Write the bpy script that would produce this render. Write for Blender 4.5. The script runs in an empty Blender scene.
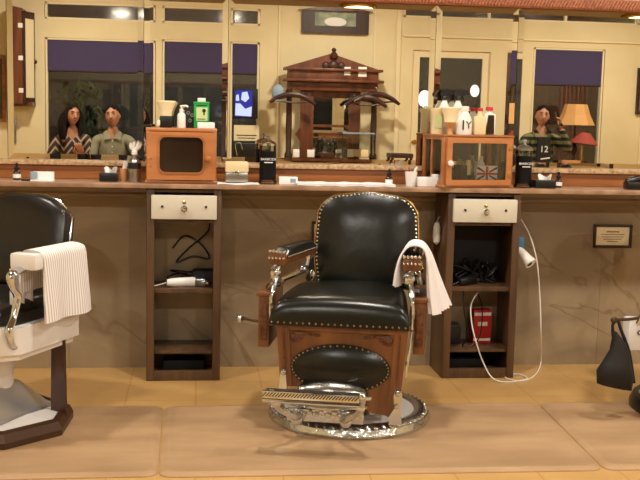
import bpy, bmesh, random
from math import sin, cos, tan, pi, radians, atan2, sqrt, hypot
from mathutils import Vector, Matrix, Euler

random.seed(7)
SC = bpy.context.scene
COL = SC.collection

# ------------------------------------------------------------------ camera
FOC, CH, CD = 1008.0, 1.24, 4.975
YAW, PIT, ROL = radians(7), radians(6.8), radians(1.3)
FW = Vector((sin(YAW)*cos(PIT), cos(YAW)*cos(PIT), -sin(PIT)))
RT0 = Vector((cos(YAW), -sin(YAW), 0)); UP0 = RT0.cross(FW)
RT = RT0*cos(ROL) + UP0*sin(ROL); UP = -RT0*sin(ROL) + UP0*cos(ROL)
CAM = Vector((0, -CD, CH))
cam_d = bpy.data.cameras.new('camera'); cam_d.sensor_width = 36.0; cam_d.sensor_fit = 'HORIZONTAL'
cam_d.lens = FOC/640*36.0; cam_d.clip_start = .05; cam_d.clip_end = 100
cam = bpy.data.objects.new('camera', cam_d); COL.objects.link(cam)
m = Matrix((RT, UP, -FW)).transposed().to_4x4(); m.translation = CAM
cam.matrix_world = m
SC.camera = cam

def AT(px, py, Y):
    """world point on the plane y = Y seen at a pixel of the photograph"""
    d = FW + RT*((px-320)/FOC) + UP*((240-py)/FOC)
    t = (Y + CD)/d.y
    return CAM + d*t
def ATZ(px, py, Z=0.0):
    d = FW + RT*((px-320)/FOC) + UP*((240-py)/FOC)
    return CAM + d*((Z-CH)/d.z)
def REF(px, py, d):
    """real place of something seen in the mirror, d metres in front of the mirror"""
    p = AT(px, py, d); return Vector((p.x, -d, p.z))

# ------------------------------------------------------------------ world, light, exposure
w = bpy.data.worlds.new('night'); SC.world = w; w.use_nodes = True
w.node_tree.nodes['Background'].inputs[0].default_value = (.075, .075, .085, 1)
w.node_tree.nodes['Background'].inputs[1].default_value = 1.0
SC.view_settings.view_transform = 'Standard'; SC.view_settings.look = 'None'
SC.view_settings.gamma = 1; SC.view_settings.use_curve_mapping = False
SC.view_settings.exposure = 0.0
WARM = (1.0, .955, .87)
CEIL = 3.0
LAMPS = [(-1.3, -1.45, 1.0), (.55, -1.45, 1.0), (2.4, -1.45, 1.0),
         (-1.3, -5.3, 1.95), (1.6, -5.3, 1.95), (4.6, -5.3, 1.95), (5.0, -1.45, .8)]
POWER = 38.0
for i, (x, y, k) in enumerate(LAMPS):
    ld = bpy.data.lights.new('ceiling_lamp_light', 'AREA'); ld.shape = 'DISK'; ld.size = .20
    ld.energy = POWER*k; ld.color = WARM
    lo = bpy.data.objects.new('ceiling_lamp_light', ld); COL.objects.link(lo)
    lo.location = (x, y, CEIL-.075)

# ------------------------------------------------------------------ materials
def srgb(c):
    return tuple(((v/255)/12.92 if v/255 <= .04045 else ((v/255+.055)/1.055)**2.4) for v in c) + (1,)
MATS = {}
def mat(name, c, rough=.5, metal=0.0, c2=None, scale=(6, 6, 6), kind='noise', bump=0.0, bscale=60, coat=0.0, lo=.35, hi=.65, spec=.5):
    """principled material, optionally mixing two colours with noise / grain and a noise bump"""
    mt = bpy.data.materials.new(name); mt.use_nodes = True; MATS[name] = mt
    nt = mt.node_tree; N = nt.nodes; L = nt.links; b = N['Principled BSDF']
    b.inputs['Base Color'].default_value = srgb(c); b.inputs['Roughness'].default_value = rough
    b.inputs['Metallic'].default_value = metal; b.inputs['Coat Weight'].default_value = coat
    b.inputs['Coat Roughness'].default_value = .15
    b.inputs['Specular IOR Level'].default_value = spec
    tc = N.new('ShaderNodeTexCoord'); mp = N.new('ShaderNodeMapping'); L.new(tc.outputs['Object'], mp.inputs[0])
    mp.inputs['Scale'].default_value = scale
    if c2:
        t = N.new('ShaderNodeTexNoise'); t.inputs['Detail'].default_value = 6; t.inputs['Scale'].default_value = 1
        if kind == 'vein': t.inputs['Distortion'].default_value = 1.6
        L.new(mp.outputs[0], t.inputs[0])
        r = N.new('ShaderNodeValToRGB'); L.new(t.outputs[0], r.inputs[0])
        r.color_ramp.elements[0].position = lo; r.color_ramp.elements[1].position = hi
        r.color_ramp.elements[0].color = srgb(c); r.color_ramp.elements[1].color = srgb(c2)
        L.new(r.outputs[0], b.inputs['Base Color'])
    if bump:
        t = N.new('ShaderNodeTexNoise'); t.inputs['Scale'].default_value = bscale; t.inputs['Detail'].default_value = 3
        L.new(tc.outputs['Object'], t.inputs[0])
        bp = N.new('ShaderNodeBump'); bp.inputs['Strength'].default_value = bump; bp.inputs['Distance'].default_value = .004
        L.new(t.outputs[0], bp.inputs['Height']); L.new(bp.outputs[0], b.inputs['Normal'])
    return mt
def emis(name, c, s):
    mt = bpy.data.materials.new(name); mt.use_nodes = True; MATS[name] = mt
    b = mt.node_tree.nodes['Principled BSDF']; b.inputs['Base Color'].default_value = (0, 0, 0, 1)
    b.inputs['Emission Color'].default_value = srgb(c); b.inputs['Emission Strength'].default_value = s
    return mt
def stripes(name, c, c2, axis, freq, duty=.5, rough=.8, zig=0.0, soft=.04):
    """hard or soft bands along one object axis; zig > 0 bends them to chevrons"""
    mt = mat(name, c, rough); nt = mt.node_tree; N = nt.nodes; L = nt.links; b = N['Principled BSDF']
    tc = N.new('ShaderNodeTexCoord'); sp = N.new('ShaderNodeSeparateXYZ'); L.new(tc.outputs['Object'], sp.inputs[0])
    def M(op, a, bb=None):
        n = N.new('ShaderNodeMath'); n.operation = op
        for i, v in enumerate((a, bb)):
            if v is None: continue
            if isinstance(v, (int, float)): n.inputs[i].default_value = v
            else: L.new(v, n.inputs[i])
        return n.outputs[0]
    v = M('MULTIPLY', sp.outputs[axis], freq)
    if zig:
        z = M('PINGPONG', M('MULTIPLY', sp.outputs[0], 1.0), .09)
        v = M('ADD', v, M('MULTIPLY', z, zig*freq))
    f = M('FRACT', v)
    r = N.new('ShaderNodeValToRGB'); L.new(f, r.inputs[0])
    e = r.color_ramp.elements; e[0].position = duty-soft; e[1].position = duty+soft
    e[0].color = srgb(c); e[1].color = srgb(c2)
    L.new(r.outputs[0], b.inputs['Base Color'])
    return mt
def glass(name, tint=(1, 1, 1), gl=.12, rough=.02):
    mt = bpy.data.materials.new(name); mt.use_nodes = True; MATS[name] = mt
    nt = mt.node_tree; N = nt.nodes; L = nt.links; out = N['Material Output']
    N.remove(N['Principled BSDF'])
    t = N.new('ShaderNodeBsdfTransparent'); t.inputs[0].default_value = (*tint, 1)
    g = N.new('ShaderNodeBsdfGlossy'); g.inputs['Roughness'].default_value = rough
    fr = N.new('ShaderNodeFresnel'); fr.inputs[0].default_value = 1.45
    mx = N.new('ShaderNodeMixShader'); ad = N.new('ShaderNodeMath'); ad.operation = 'ADD'; ad.inputs[1].default_value = gl-.04
    L.new(fr.outputs[0], ad.inputs[0]); L.new(ad.outputs[0], mx.inputs[0])
    L.new(t.outputs[0], mx.inputs[1]); L.new(g.outputs[0], mx.inputs[2]); L.new(mx.outputs[0], out.inputs[0])
    return mt

# metals and leathers
mat('chrome', (205, 212, 220), .10, 1.0)
mat('ornate_chrome', (205, 210, 214), .13, 1.0, bump=1.0, bscale=55)
mat('tarnished_chrome', (140, 138, 132), .25, 1.0, bump=.4, bscale=50)
mat('brushed_chrome', (215, 218, 220), .3, 1.0)
mat('brass', (200, 160, 90), .25, 1.0)
mat('steel', (170, 172, 172), .28, 1.0)
mat('black_leather', (16, 17, 11), .28, 0, bump=.34, bscale=13, spec=.42)
mat('black_leather_left', (20, 17, 12), .30, 0, bump=.7, bscale=7, spec=.5)
mat('black_plastic', (18, 17, 16), .35)
mat('black_matte', (20, 18, 17), .7)
mat('aged_nail', (165, 142, 105), .3, 1.0)
mat('nail_metal', (222, 218, 205), .22, 1.0)
# woods
mat('chair_oak', (130, 80, 42), .36, c2=(94, 55, 28), scale=(14, 14, 1.6), coat=.25)
mat('chair_oak_carved', (70, 38, 18), .4, c2=(112, 64, 32), scale=(60, 60, 60), bump=.8, bscale=120)
mat('station_wood', (98, 68, 42), .42, c2=(70, 47, 28), scale=(22, 22, 1.5), coat=.15)
mat('cabinet_wood', (192, 126, 76), .35, c2=(172, 106, 58), scale=(3, 16, 16), coat=.3)
mat('cabinet_wood_right', (176, 112, 64), .35, c2=(146, 88, 46), scale=(3, 16, 16), coat=.3)
mat('board_wood', (172, 108, 56), .4, c2=(142, 84, 40), scale=(1.5, 20, 20), coat=.2)
mat('red_wood', (118, 66, 38), .4, c2=(84, 44, 26), scale=(14, 14, 2), coat=.2)
mat('dark_wood', (70, 36, 22), .45, c2=(46, 24, 16), scale=(14, 14, 2))
mat('carved_frame', (190, 118, 80), .5, c2=(140, 78, 50), scale=(90, 90, 90), bump=1.0, bscale=140)
# stone, floor, walls
mb = mat('marble', (140, 122, 98), .28, c2=(166, 146, 116), scale=(1.6, 1.6, 2.6), kind='vein', lo=.36, hi=.66)
def add_veins(mt, col, scale=1.3, rot=.6, th=.012):
    nt = mt.node_tree; N = nt.nodes; L = nt.links; b = N['Principled BSDF']
    src = b.inputs['Base Color'].links[0].from_socket
    tc = N.new('ShaderNodeTexCoord'); mp = N.new('ShaderNodeMapping'); L.new(tc.outputs['Object'], mp.inputs[0])
    mp.vector_type = 'TEXTURE'; mp.inputs['Rotation'].default_value = (0, rot, 0); mp.inputs['Scale'].default_value = (2.2, 1, .55)
    t = N.new('ShaderNodeTexNoise'); t.inputs['Scale'].default_value = scale; t.inputs['Detail'].default_value = 5; t.inputs['Distortion'].default_value = .8
    L.new(mp.outputs[0], t.inputs[0])
    a = N.new('ShaderNodeMath'); a.operation = 'SUBTRACT'; a.inputs[1].default_value = .5; L.new(t.outputs[0], a.inputs[0])
    c = N.new('ShaderNodeMath'); c.operation = 'ABSOLUTE'; L.new(a.outputs[0], c.inputs[0])
    r = N.new('ShaderNodeValToRGB'); L.new(c.outputs[0], r.inputs[0])
    r.color_ramp.elements[0].position = 0; r.color_ramp.elements[0].color = (.75, .75, .75, 1)
    r.color_ramp.elements[1].position = th; r.color_ramp.elements[1].color = (0, 0, 0, 1)
    mx = N.new('ShaderNodeMix'); mx.data_type = 'RGBA'; L.new(r.outputs[0], mx.inputs[0])
    L.new(src, mx.inputs[6]); mx.inputs[7].default_value = srgb(col); L.new(mx.outputs[2], b.inputs['Base Color'])
add_veins(mb, (126, 104, 78))
mat('marble_ledge', (205, 172, 130), .3, c2=(150, 112, 76), scale=(60, 60, 60), bump=.5, bscale=70, lo=.4, hi=.7)
mat('counter_stone', (178, 142, 112), .3, c2=(146, 112, 86), scale=(12, 12, 12))
mat('plaster', (232, 216, 174), .75, c2=(225, 208, 164), scale=(2, 2, 2))
mat('cream_paint', (236, 220, 180), .45)
mat('ceiling_paint', (150, 132, 104), .85)
mat('mat_vinyl', (186, 152, 114), .36, c2=(166, 133, 98), scale=(2, 7, 2), bump=.1, bscale=30)
fl = mat('floor_vinyl', (200, 158, 98), .34, c2=(188, 146, 88), scale=(3, 3, 3))
def add_tiles(mt, size, col):
    nt = mt.node_tree; N = nt.nodes; L = nt.links; b = N['Principled BSDF']
    src = b.inputs['Base Color'].links[0].from_socket
    tc = N.new('ShaderNodeTexCoord'); br = N.new('ShaderNodeTexBrick'); L.new(tc.outputs['Object'], br.inputs[0])
    br.offset = 0; br.inputs['Scale'].default_value = 1; br.inputs['Brick Width'].default_value = size; br.inputs['Row Height'].default_value = size
    br.inputs['Mortar Size'].default_value = .0025; br.inputs['Mortar Smooth'].default_value = .3
    L.new(src, br.inputs['Color1']); L.new(src, br.inputs['Color2']); br.inputs['Mortar'].default_value = srgb(col)
    L.new(br.outputs[0], b.inputs['Base Color'])
add_tiles(fl, .305, (172, 124, 66))
mat('mirror_silver', (222, 218, 208), .0, 1.0)
glass('clear_glass', (.95, .96, .95), .05)
glass('window_glass', (.6, .6, .62), .09, .0)
glass('transom_glass', (.7, .72, .78), .30, .06)
glass('jar_glass', (.86, .88, .86), .06, .05)
# paints, plastics, cloths
mat('enamel_white', (228, 224, 220), .22, coat=.3)
mat('porcelain', (234, 231, 228), .2, coat=.3)
mat('white_paper', (240, 238, 234), .7)
mat('white_plastic', (236, 232, 222), .35)
mat('cream_plastic', (226, 206, 160), .4)
mat('drawer_paint', (212, 204, 184), .4)
mat('green_plastic', (24, 158, 72), .4)
mat('pale_label', (196, 210, 150), .5)
mat('red_box', (196, 36, 30), .5)
mat('red_plastic', (190, 30, 50), .4)
mat('blue_plastic', (60, 120, 160), .4)
mat('dark_liquid', (10, 9, 12), .5, spec=.2)
mat('smoke_glass', (40, 22, 12), .12, coat=.5)
mat('bristle', (236, 220, 178), .85, bump=.6, bscale=150)
mat('towel_white', (234, 230, 230), .95, bump=.5, bscale=260)
stripes('towel_ribbed', (238, 233, 231), (190, 180, 174), 1, 72, .62, .95, soft=.2)
mat('tan_wood_handle', (206, 150, 96), .4)
mat('strop_leather', (74, 42, 26), .45, c2=(54, 30, 20), scale=(20, 20, 3))
mat('bronze_rim', (74, 50, 34), .35, .4)
mat('violet_shade', (66, 56, 92), .8)
mat('night_wall', (84, 86, 82), .9)
stripes('plank_fence', (84, 58, 42), (44, 30, 24), 0, 9, .8, .9)
mat('foliage', (74, 96, 40), .8, c2=(40, 60, 24), scale=(20, 20, 20))
mat('red_curtain', (140, 50, 40), .8, c2=(90, 30, 26), scale=(14, 14, 6))
mat('lamp_shade_tan', (196, 146, 84), .7)
mat('red_cloth', (150, 62, 48), .8)
mat('pale_blue', (140, 160, 180), .6)
mat('picture_print', (168, 172, 142), .5, c2=(120, 130, 110), scale=(12, 12, 12))
mat('skin_man', (172, 122, 92), .55)
mat('skin_woman', (172, 118, 88), .55)
mat('hair_dark', (14, 9, 7), .85, c2=(30, 18, 12), scale=(60, 60, 8), spec=.15)
mat('shirt_olive', (134, 130, 106), .85, c2=(116, 112, 90), scale=(14, 14, 14))
stripes('shirt_chevron', (48, 34, 28), (160, 136, 114), 2, 11, .66, .85, zig=1.3)
stripes('shirt_striped', (110, 110, 70), (26, 24, 20), 2, 13, .5, .85)
mat('trouser_dark', (38, 36, 44), .9)
mat('lip', (150, 72, 64), .5)
mat('eye_dark', (24, 16, 12), .3)
emis('lamp_glow', (255, 226, 170), 9.0)
emis('globe_glow', (255, 250, 240), 6.0)
emis('screen_white', (200, 215, 255), 1.6)
emis('screen_blue', (40, 50, 190), 1.0)

# ------------------------------------------------------------------ mesh helpers
def BM(): return bmesh.new()
def _merge(bm, tmp, M=None, mi=0):
    if M is not None: tmp.transform(M)
    vs = [bm.verts.new(v.co) for v in tmp.verts]
    tmp.verts.index_update()
    for f in tmp.faces:
        nf = bm.faces.new([vs[v.index] for v in f.verts]); nf.material_index = mi
    tmp.free()
def box(bm, c, s, rot=(0, 0, 0), bev=0.0, mi=0, taper=None):
    t = bmesh.new(); bmesh.ops.create_cube(t, size=1)
    for v in t.verts:
        k = 1.0
        if taper is not None and v.co.z < 0: k = taper
        v.co = Vector((v.co.x*s[0]*k, v.co.y*s[1]*k, v.co.z*s[2]))
    if bev: bmesh.ops.bevel(t, geom=t.edges[:], offset=bev, segments=2, affect='EDGES', profile=.6)
    M = Matrix.Translation(c) @ Euler(rot).to_matrix().to_4x4()
    _merge(bm, t, M, mi)
def lathe(bm, prof, c=(0, 0, 0), seg=28, rot=(0, 0, 0), mi=0, sy=1.0, a0=0.0, cap=True):
    """profile of (radius, z) turned about z"""
    M = Matrix.Translation(c) @ Euler(rot).to_matrix().to_4x4()
    rings = []
    for r, z in prof:
        rings.append([bm.verts.new(M @ Vector((max(r, 1e-5)*cos(a0+2*pi*i/seg), max(r, 1e-5)*sin(a0+2*pi*i/seg)*sy, z))) for i in range(seg)])
    for a, b in zip(rings, rings[1:]):
        for i in range(seg):
            f = bm.faces.new((a[i], a[(i+1) % seg], b[(i+1) % seg], b[i])); f.material_index = mi
    if cap:
        f = bm.faces.new(rings[0][::-1]); f.material_index = mi
        f = bm.faces.new(rings[-1]); f.material_index = mi
def catmull(pts, n=6, closed=False):
    P = [Vector(p) for p in pts]
    if len(P) < 3 and not closed: return P
    out = []
    N = len(P)
    rng = range(N) if closed else range(N-1)
    for i in rng:
        p0 = P[(i-1) % N] if closed or i > 0 else P[0]*2-P[1]
        p1 = P[i]; p2 = P[(i+1) % N]
        p3 = P[(i+2) % N] if closed or i+2 < N else P[-1]*2-P[-2]
        for k in range(n):
            t = k/n
            out.append(.5*((2*p1) + (p2-p0)*t + (2*p0-5*p1+4*p2-p3)*t*t + (3*p1-p0-3*p2+p3)*t**3))
    if not closed: out.append(P[-1])
    return out
def tube(bm, pts, r, seg=8, n=6, mi=0, closed=False, flat=1.0):
    """tube through points; r a number or a list per given point"""
    R = r if isinstance(r, (list, tuple)) else [r]*len(pts)
    P = catmull(pts, n, closed)
    rr = catmull([(x, 0, 0) for x in R], n, closed) if len(R) > 2 else [Vector((x, 0, 0)) for x in R]
    rings = []; prev = None
    for i, p in enumerate(P):
        if closed: t = P[(i+1) % len(P)]-P[i-1]
        else: t = P[min(i+1, len(P)-1)]-P[max(i-1, 0)]
        t.normalize()
        if prev is None:
            u = t.orthogonal().normalized()
            if flat != 1.0:
                u = Vector((0, 1, 0))-t*t.y
                u = u.normalized() if u.length > .1 else t.orthogonal().normalized()
        else: u = (prev-t*prev.dot(t)).normalized()
        prev = u; v = t.cross(u)
        q = rr[min(i, len(rr)-1)].x
        rings.append([bm.verts.new(p+u*cos(2*pi*k/seg)*q+v*sin(2*pi*k/seg)*q*flat) for k in range(seg)])
    ring_pairs = list(zip(rings, rings[1:])) + ([(rings[-1], rings[0])] if closed else [])
    for a, b in ring_pairs:
        for k in range(seg):
            f = bm.faces.new((a[k], a[(k+1) % seg], b[(k+1) % seg], b[k])); f.material_index = mi
    if not closed:
        bm.faces.new(rings[0][::-1]).material_index = mi; bm.faces.new(rings[-1]).material_index = mi
def ball(bm, c, r, seg=14, rot=(0, 0, 0), mi=0):
    r = (r, r, r) if isinstance(r, (int, float)) else r
    t = bmesh.new(); bmesh.ops.create_uvsphere(t, u_segments=seg, v_segments=max(6, seg*2//3), radius=1)
    for v in t.verts: v.co = Vector((v.co.x*r[0], v.co.y*r[1], v.co.z*r[2]))
    _merge(bm, t, Matrix.Translation(c) @ Euler(rot).to_matrix().to_4x4(), mi)
def prism(bm, pts, y0, y1, mi=0, plane='xz'):
    """polygon in xz (or xy with plane='xy', yz with 'yz') extruded along the third axis"""
    def P(a, b, t):
        return Vector((a, t, b)) if plane == 'xz' else (Vector((a, b, t)) if plane == 'xy' else Vector((t, a, b)))
    A = [bm.verts.new(P(a, b, y0)) for a, b in pts]; B = [bm.verts.new(P(a, b, y1)) for a, b in pts]
    n = len(pts)
    bm.faces.new(A).material_index = mi; bm.faces.new(B[::-1]).material_index = mi
    for i in range(n): bm.faces.new((A[i], B[i], B[(i+1) % n], A[(i+1) % n])).material_index = mi
def surf(bm, fn, nu, nv, th=0.0, mi=0):
    """grid surface fn(u,v), optional thickness along normals"""
    G = [[Vector(fn(i/nu, j/nv)) for j in range(nv+1)] for i in range(nu+1)]
    V = [[bm.verts.new(p) for p in row] for row in G]
    for i in range(nu):
        for j in range(nv):
            bm.faces.new((V[i][j], V[i+1][j], V[i+1][j+1], V[i][j+1])).material_index = mi
    if th:
        W = []
        for i in range(nu+1):
            row = []
            for j in range(nv+1):
                du = G[min(i+1, nu)][j]-G[max(i-1, 0)][j]; dv = G[i][min(j+1, nv)]-G[i][max(j-1, 0)]
                nrm = du.cross(dv); nrm = nrm.normalized() if nrm.length > 1e-9 else Vector((0, 0, 1))
                row.append(bm.verts.new(G[i][j]-nrm*th))
            W.append(row)
        for i in range(nu):
            for j in range(nv):
                bm.faces.new((W[i][j+1], W[i+1][j+1], W[i+1][j], W[i][j])).material_index = mi
        for i in range(nu):
            bm.faces.new((V[i][0], W[i][0], W[i+1][0], V[i+1][0])); bm.faces.new((V[i+1][nv], W[i+1][nv], W[i][nv], V[i][nv]))
        for j in range(nv):
            bm.faces.new((V[0][j+1], W[0][j+1], W[0][j], V[0][j])); bm.faces.new((V[nu][j], W[nu][j], W[nu][j+1], V[nu][j+1]))
def pad(bm, outline, cx, cz, yb, yf, crown, rings=7, ex=2.6, mi=0):
    """upholstered pad: outline (x,z), back plane yb, edge plane yf, front bulging by crown towards -y"""
    n = len(outline)
    back = [bm.verts.new((x, yb, z)) for x, z in outline]
    prev = [bm.verts.new((x, yf, z)) for x, z in outline]
    bm.faces.new(back)
    for i in range(n): bm.faces.new((back[i], prev[i], prev[(i+1) % n], back[(i+1) % n]))
    for k in range(1, rings+1):
        s = 1-k/(rings+1); s = s**.8
        cur = [bm.verts.new((cx+(x-cx)*s, yf-crown*(1-s**ex), cz+(z-cz)*s)) for x, z in outline]
        for i in range(n): bm.faces.new((prev[i], cur[i], cur[(i+1) % n], prev[(i+1) % n]))
        prev = cur
    c = bm.verts.new((cx, yf-crown, cz))
    for i in range(n): bm.faces.new((prev[i], c, prev[(i+1) % n]))
def obj(name, bm, m, parent=None, smooth=True, angle=.6, sub=0, loc=None, rot=None):
    bmesh.ops.recalc_face_normals(bm, faces=bm.faces[:])
    if smooth:
        for f in bm.faces: f.smooth = True
        for e in bm.edges:
            if len(e.link_faces) == 2 and e.calc_face_angle(0) > angle: e.smooth = False
    me = bpy.data.meshes.new(name); bm.to_mesh(me); bm.free()
    for q in (m if isinstance(m, (list, tuple)) else [m]): me.materials.append(MATS[q])
    o = bpy.data.objects.new(name, me); COL.objects.link(o)
    if parent is not None: o.parent = parent
    if loc is not None: o.location = loc
    if rot is not None: o.rotation_euler = rot
    if sub:
        md = o.modifiers.new('sub', 'SUBSURF'); md.levels = sub; md.render_levels = sub
    return o
def tag(o, label, cat, group=None, kind=None):
    o['label'] = label; o['category'] = cat
    if group: o['group'] = group
    if kind: o['kind'] = kind
    return o
def thing(name, label, cat, loc=(0, 0, 0), rz=0.0, group=None):
    o = bpy.data.objects.new(name, None); COL.objects.link(o); o.empty_display_size = .05
    o.location = loc; o.rotation_euler = (0, 0, rz)
    return tag(o, label, cat, group)
def struct(name, bm, m, parent=None, smooth=False):
    o = obj(name, bm, m, parent, smooth)
    if parent is None: o['kind'] = 'structure'
    return o
def text(name, s, size, loc, rot, m, parent=None, ext=.0004, align='CENTER'):
    c = bpy.data.curves.new(name, 'FONT'); c.body = s; c.size = size; c.extrude = ext
    c.align_x = align; c.align_y = 'CENTER'
    q = bpy.data.objects.new('tmp', c); COL.objects.link(q)
    dg = bpy.context.evaluated_depsgraph_get(); dg.update()
    me = bpy.data.meshes.new_from_object(q.evaluated_get(dg)); bpy.data.objects.remove(q, do_unlink=True); bpy.data.curves.remove(c)
    me.name = name; me.materials.clear(); me.materials.append(MATS[m])
    o = bpy.data.objects.new(name, me); COL.objects.link(o); o.parent = parent
    o.location = loc; o.rotation_euler = rot; return o
def copy_tree(o, parent=None):
    c = o.copy(); COL.objects.link(c); c.parent = parent
    for ch in [x for x in bpy.data.objects if x.parent == o]: copy_tree(ch, c)
    return c

# ================================================================== SETTING
XL, XR, YB = -3.2, 6.2, -7.0
b = BM(); box(b, ((XL+XR)/2, YB/2-.1, -.05), (XR-XL+.3, -YB+.3, .1)); struct('floor', b, 'floor_vinyl')
b = BM(); box(b, ((XL+XR)/2, YB/2-.1, CEIL+.05), (XR-XL+.3, -YB+.3, .1)); struct('ceiling', b, 'ceiling_paint')
b = BM(); box(b, (XL-.05, YB/2, CEIL/2), (.1, -YB+.2, CEIL)); struct('wall_left', b, 'plaster')
b = BM(); box(b, (XR+.05, YB/2, CEIL/2), (.1, -YB+.2, CEIL)); struct('wall_right', b, 'plaster')
b = BM(); box(b, ((XL+XR)/2, .06, CEIL/2), (XR-XL, .1, CEIL)); struct('wall_front', b, 'plaster')
# marble slabs below the counter, a slab joint every 1.2 m, and the projecting moulding under the counter
b = BM()
for x0, x1 in ((XL, -2.05), (-2.05, -.62), (-.62, .82), (.82, 2.08), (2.08, 3.6), (3.6, XR)):
    box(b, ((x0+x1)/2, .0, .345), (x1-x0-.001, .03, .69), bev=.0007)
    box(b, ((x0+x1)/2, .0, .7995), (x1-x0-.001, .03, .219), bev=.0007)
struct('trim_1', b, 'marble')
b = BM(); prism(b, [(-.015, .84), (-.028, .848), (-.034, .862), (-.03, .872), (-.04, .905), (0, .905), (0, .84)], XL, XR, plane='yz'); struct('trim_2', b, 'marble')
# wall opposite with its openings
def wall_with_openings(name, openings, m):
    b = BM(); xs = sorted(set([XL, XR]+[v for o in openings for v in o[:2]])); zs = sorted(set([0, CEIL]+[v for o in openings for v in o[2:]]))
    for x0, x1 in zip(xs, xs[1:]):
        run = None
        for z0, z1 in list(zip(zs, zs[1:])):
            hole = any(o[0] <= x0+1e-6 and o[1] >= x1-1e-6 and o[2] <= z0+1e-6 and o[3] >= z1-1e-6 for o in openings)
            if not hole:
                run = (run[0] if run else z0, z1)
            if hole and run:
                box(b, ((x0+x1)/2, YB-.07, (run[0]+run[1])/2), (x1-x0, .14, run[1]-run[0])); run = None
        if run: box(b, ((x0+x1)/2, YB-.07, (run[0]+run[1])/2), (x1-x0, .14, run[1]-run[0]))
    struct(name, b, m)
WA = (-1.74, -.49, .62, 2.10); WB = (-.42, .71, .62, 2.12); DR = (2.53, 3.48, 0.0, 2.09); WD = (3.68, 3.82, .62, 2.10); WE = (4.01, 4.91, .62, 2.165)
TA = (-1.74, -.49, 2.31, 2.50); TB = (-.42, .71, 2.31, 2.50); TC = (2.40, 5.33, 2.47, 2.60)
wall_with_openings('wall_back', [WA, WB, DR, WD, WE, TA, TB, TC], 'plaster')
def window(n, o, mull=(), frame=.035, m='cream_paint'):
    x0, x1, z0, z1 = o
    b = BM()
    for xx in (x0+frame/2, x1-frame/2): box(b, (xx, YB-.05, (z0+z1)/2), (frame*.6, .08, z1-z0))
    for zz in (z0, z1): box(b, ((x0+x1)/2, YB-.05, zz+(frame*.3 if zz == z0 else -frame*.3)), (x1-x0, .08, frame*.6))
    for xx in mull: box(b, (xx, YB-.05, (z0+z1)/2), (.03, .05, z1-z0))
    f = struct('window_%d' % n, b, m)
    b = BM(); box(b, ((x0+x1)/2, YB-.06, (z0+z1)/2), (x1-x0-.02, .006, z1-z0-.02)); obj('pane', b, 'window_glass' if n < 5 else 'transom_glass', f, False)
    return f
window(1, WA); window(2, WB); window(3, WD, frame=.01); window(4, WE)
window(5, TA); window(6, TB); window(7, TC, (3.45, 4.4))
# mouldings on the opposite wall
b = BM()
for x0, x1, z0, z1 in ((2.40, 5.35, 2.24, 2.26),): box(b, ((x0+x1)/2, YB+.012, (z0+z1)/2), (x1-x0, .025, z1-z0), bev=.004)
for x in (2.35, 5.42): box(b, (x, YB+.012, 1.45), (.05, .025, 2.9), bev=.004)
for x in (.93, 2.06): box(b, (x, YB+.008, 1.5), (.02, .016, 3.0), bev=.003)
struct('trim_3', b, 'cream_paint')
for nm, x0, x1 in (('baseboard_back', XL, 2.5),):
    b = BM(); box(b, ((x0+x1)/2, YB+.01, .07), (x1-x0, .02, .14), bev=.003); struct(nm, b, 'cream_paint')
# door with a lettered glass
x0, x1, z0, z1 = DR
b = BM()
for xx in (x0+.045, x1-.045): box(b, (xx, YB-.05, 1.045), (.09, .045, 2.08))
box(b, ((x0+x1)/2, YB-.05, .15), (x1-x0-.18, .045, .3)); box(b, ((x0+x1)/2, YB-.05, 2.05), (x1-x0-.18, .045, .08))
dr = struct('door_1', b, 'cream_paint')
b = BM(); box(b, ((x0+x1)/2, YB-.05, 1.155), (x1-x0-.18, .006, 1.71)); obj('pane', b, 'window_glass', dr, False)
b = BM(); lathe(b, [(0, 0), (.03, .0), (.03, .008), (.012, .012), (.012, .05), (.026, .06), (.026, .08), (0, .09)], (x0+.05, YB-.03, 1.0), rot=(-pi/2, 0, 0), seg=16); obj('door_handle', b, 'brass', dr)
p = REF(418, 108.5, 7.03)
text('lettering', 'DAR', .085, (p.x+.035, YB-.058, p.z), (pi/2, 0, 0), 'pale_blue', dr)

# violet roller shades, hung outside the glass
for o, dz, lb in ((WA, .37, 'violet roller shade half down in the window above the couple'),
                  (WB, .37, 'violet roller shade half down in the window behind the screen'),
                  (WE, .44, 'violet roller shade half down in the window over the table lamp')):
    b = BM(); box(b, ((o[0]+o[1])/2, YB-.025, o[3]-dz/2), (o[1]-o[0]-.05, .006, dz))
    sh = obj('roller_shade', b, 'violet_shade', None, False); tag(sh, lb, 'shade', 'violet roller shades')
    b = BM(); lathe(b, [(.009, -(o[1]-o[0])/2+.03), (.009, (o[1]-o[0])/2-.03)], ((o[0]+o[1])/2, YB-.025, o[3]-dz), rot=(0, pi/2, 0), seg=10); obj('bottom_rail', b, 'dark_wood', sh)
b = BM(); box(b, (4.45, YB-.125, 2.57), (.9, .01, .1)); tag(obj('roller_shade', b, 'violet_shade', None, False), 'violet blind rolled up behind the right transom glass', 'shade')
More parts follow.
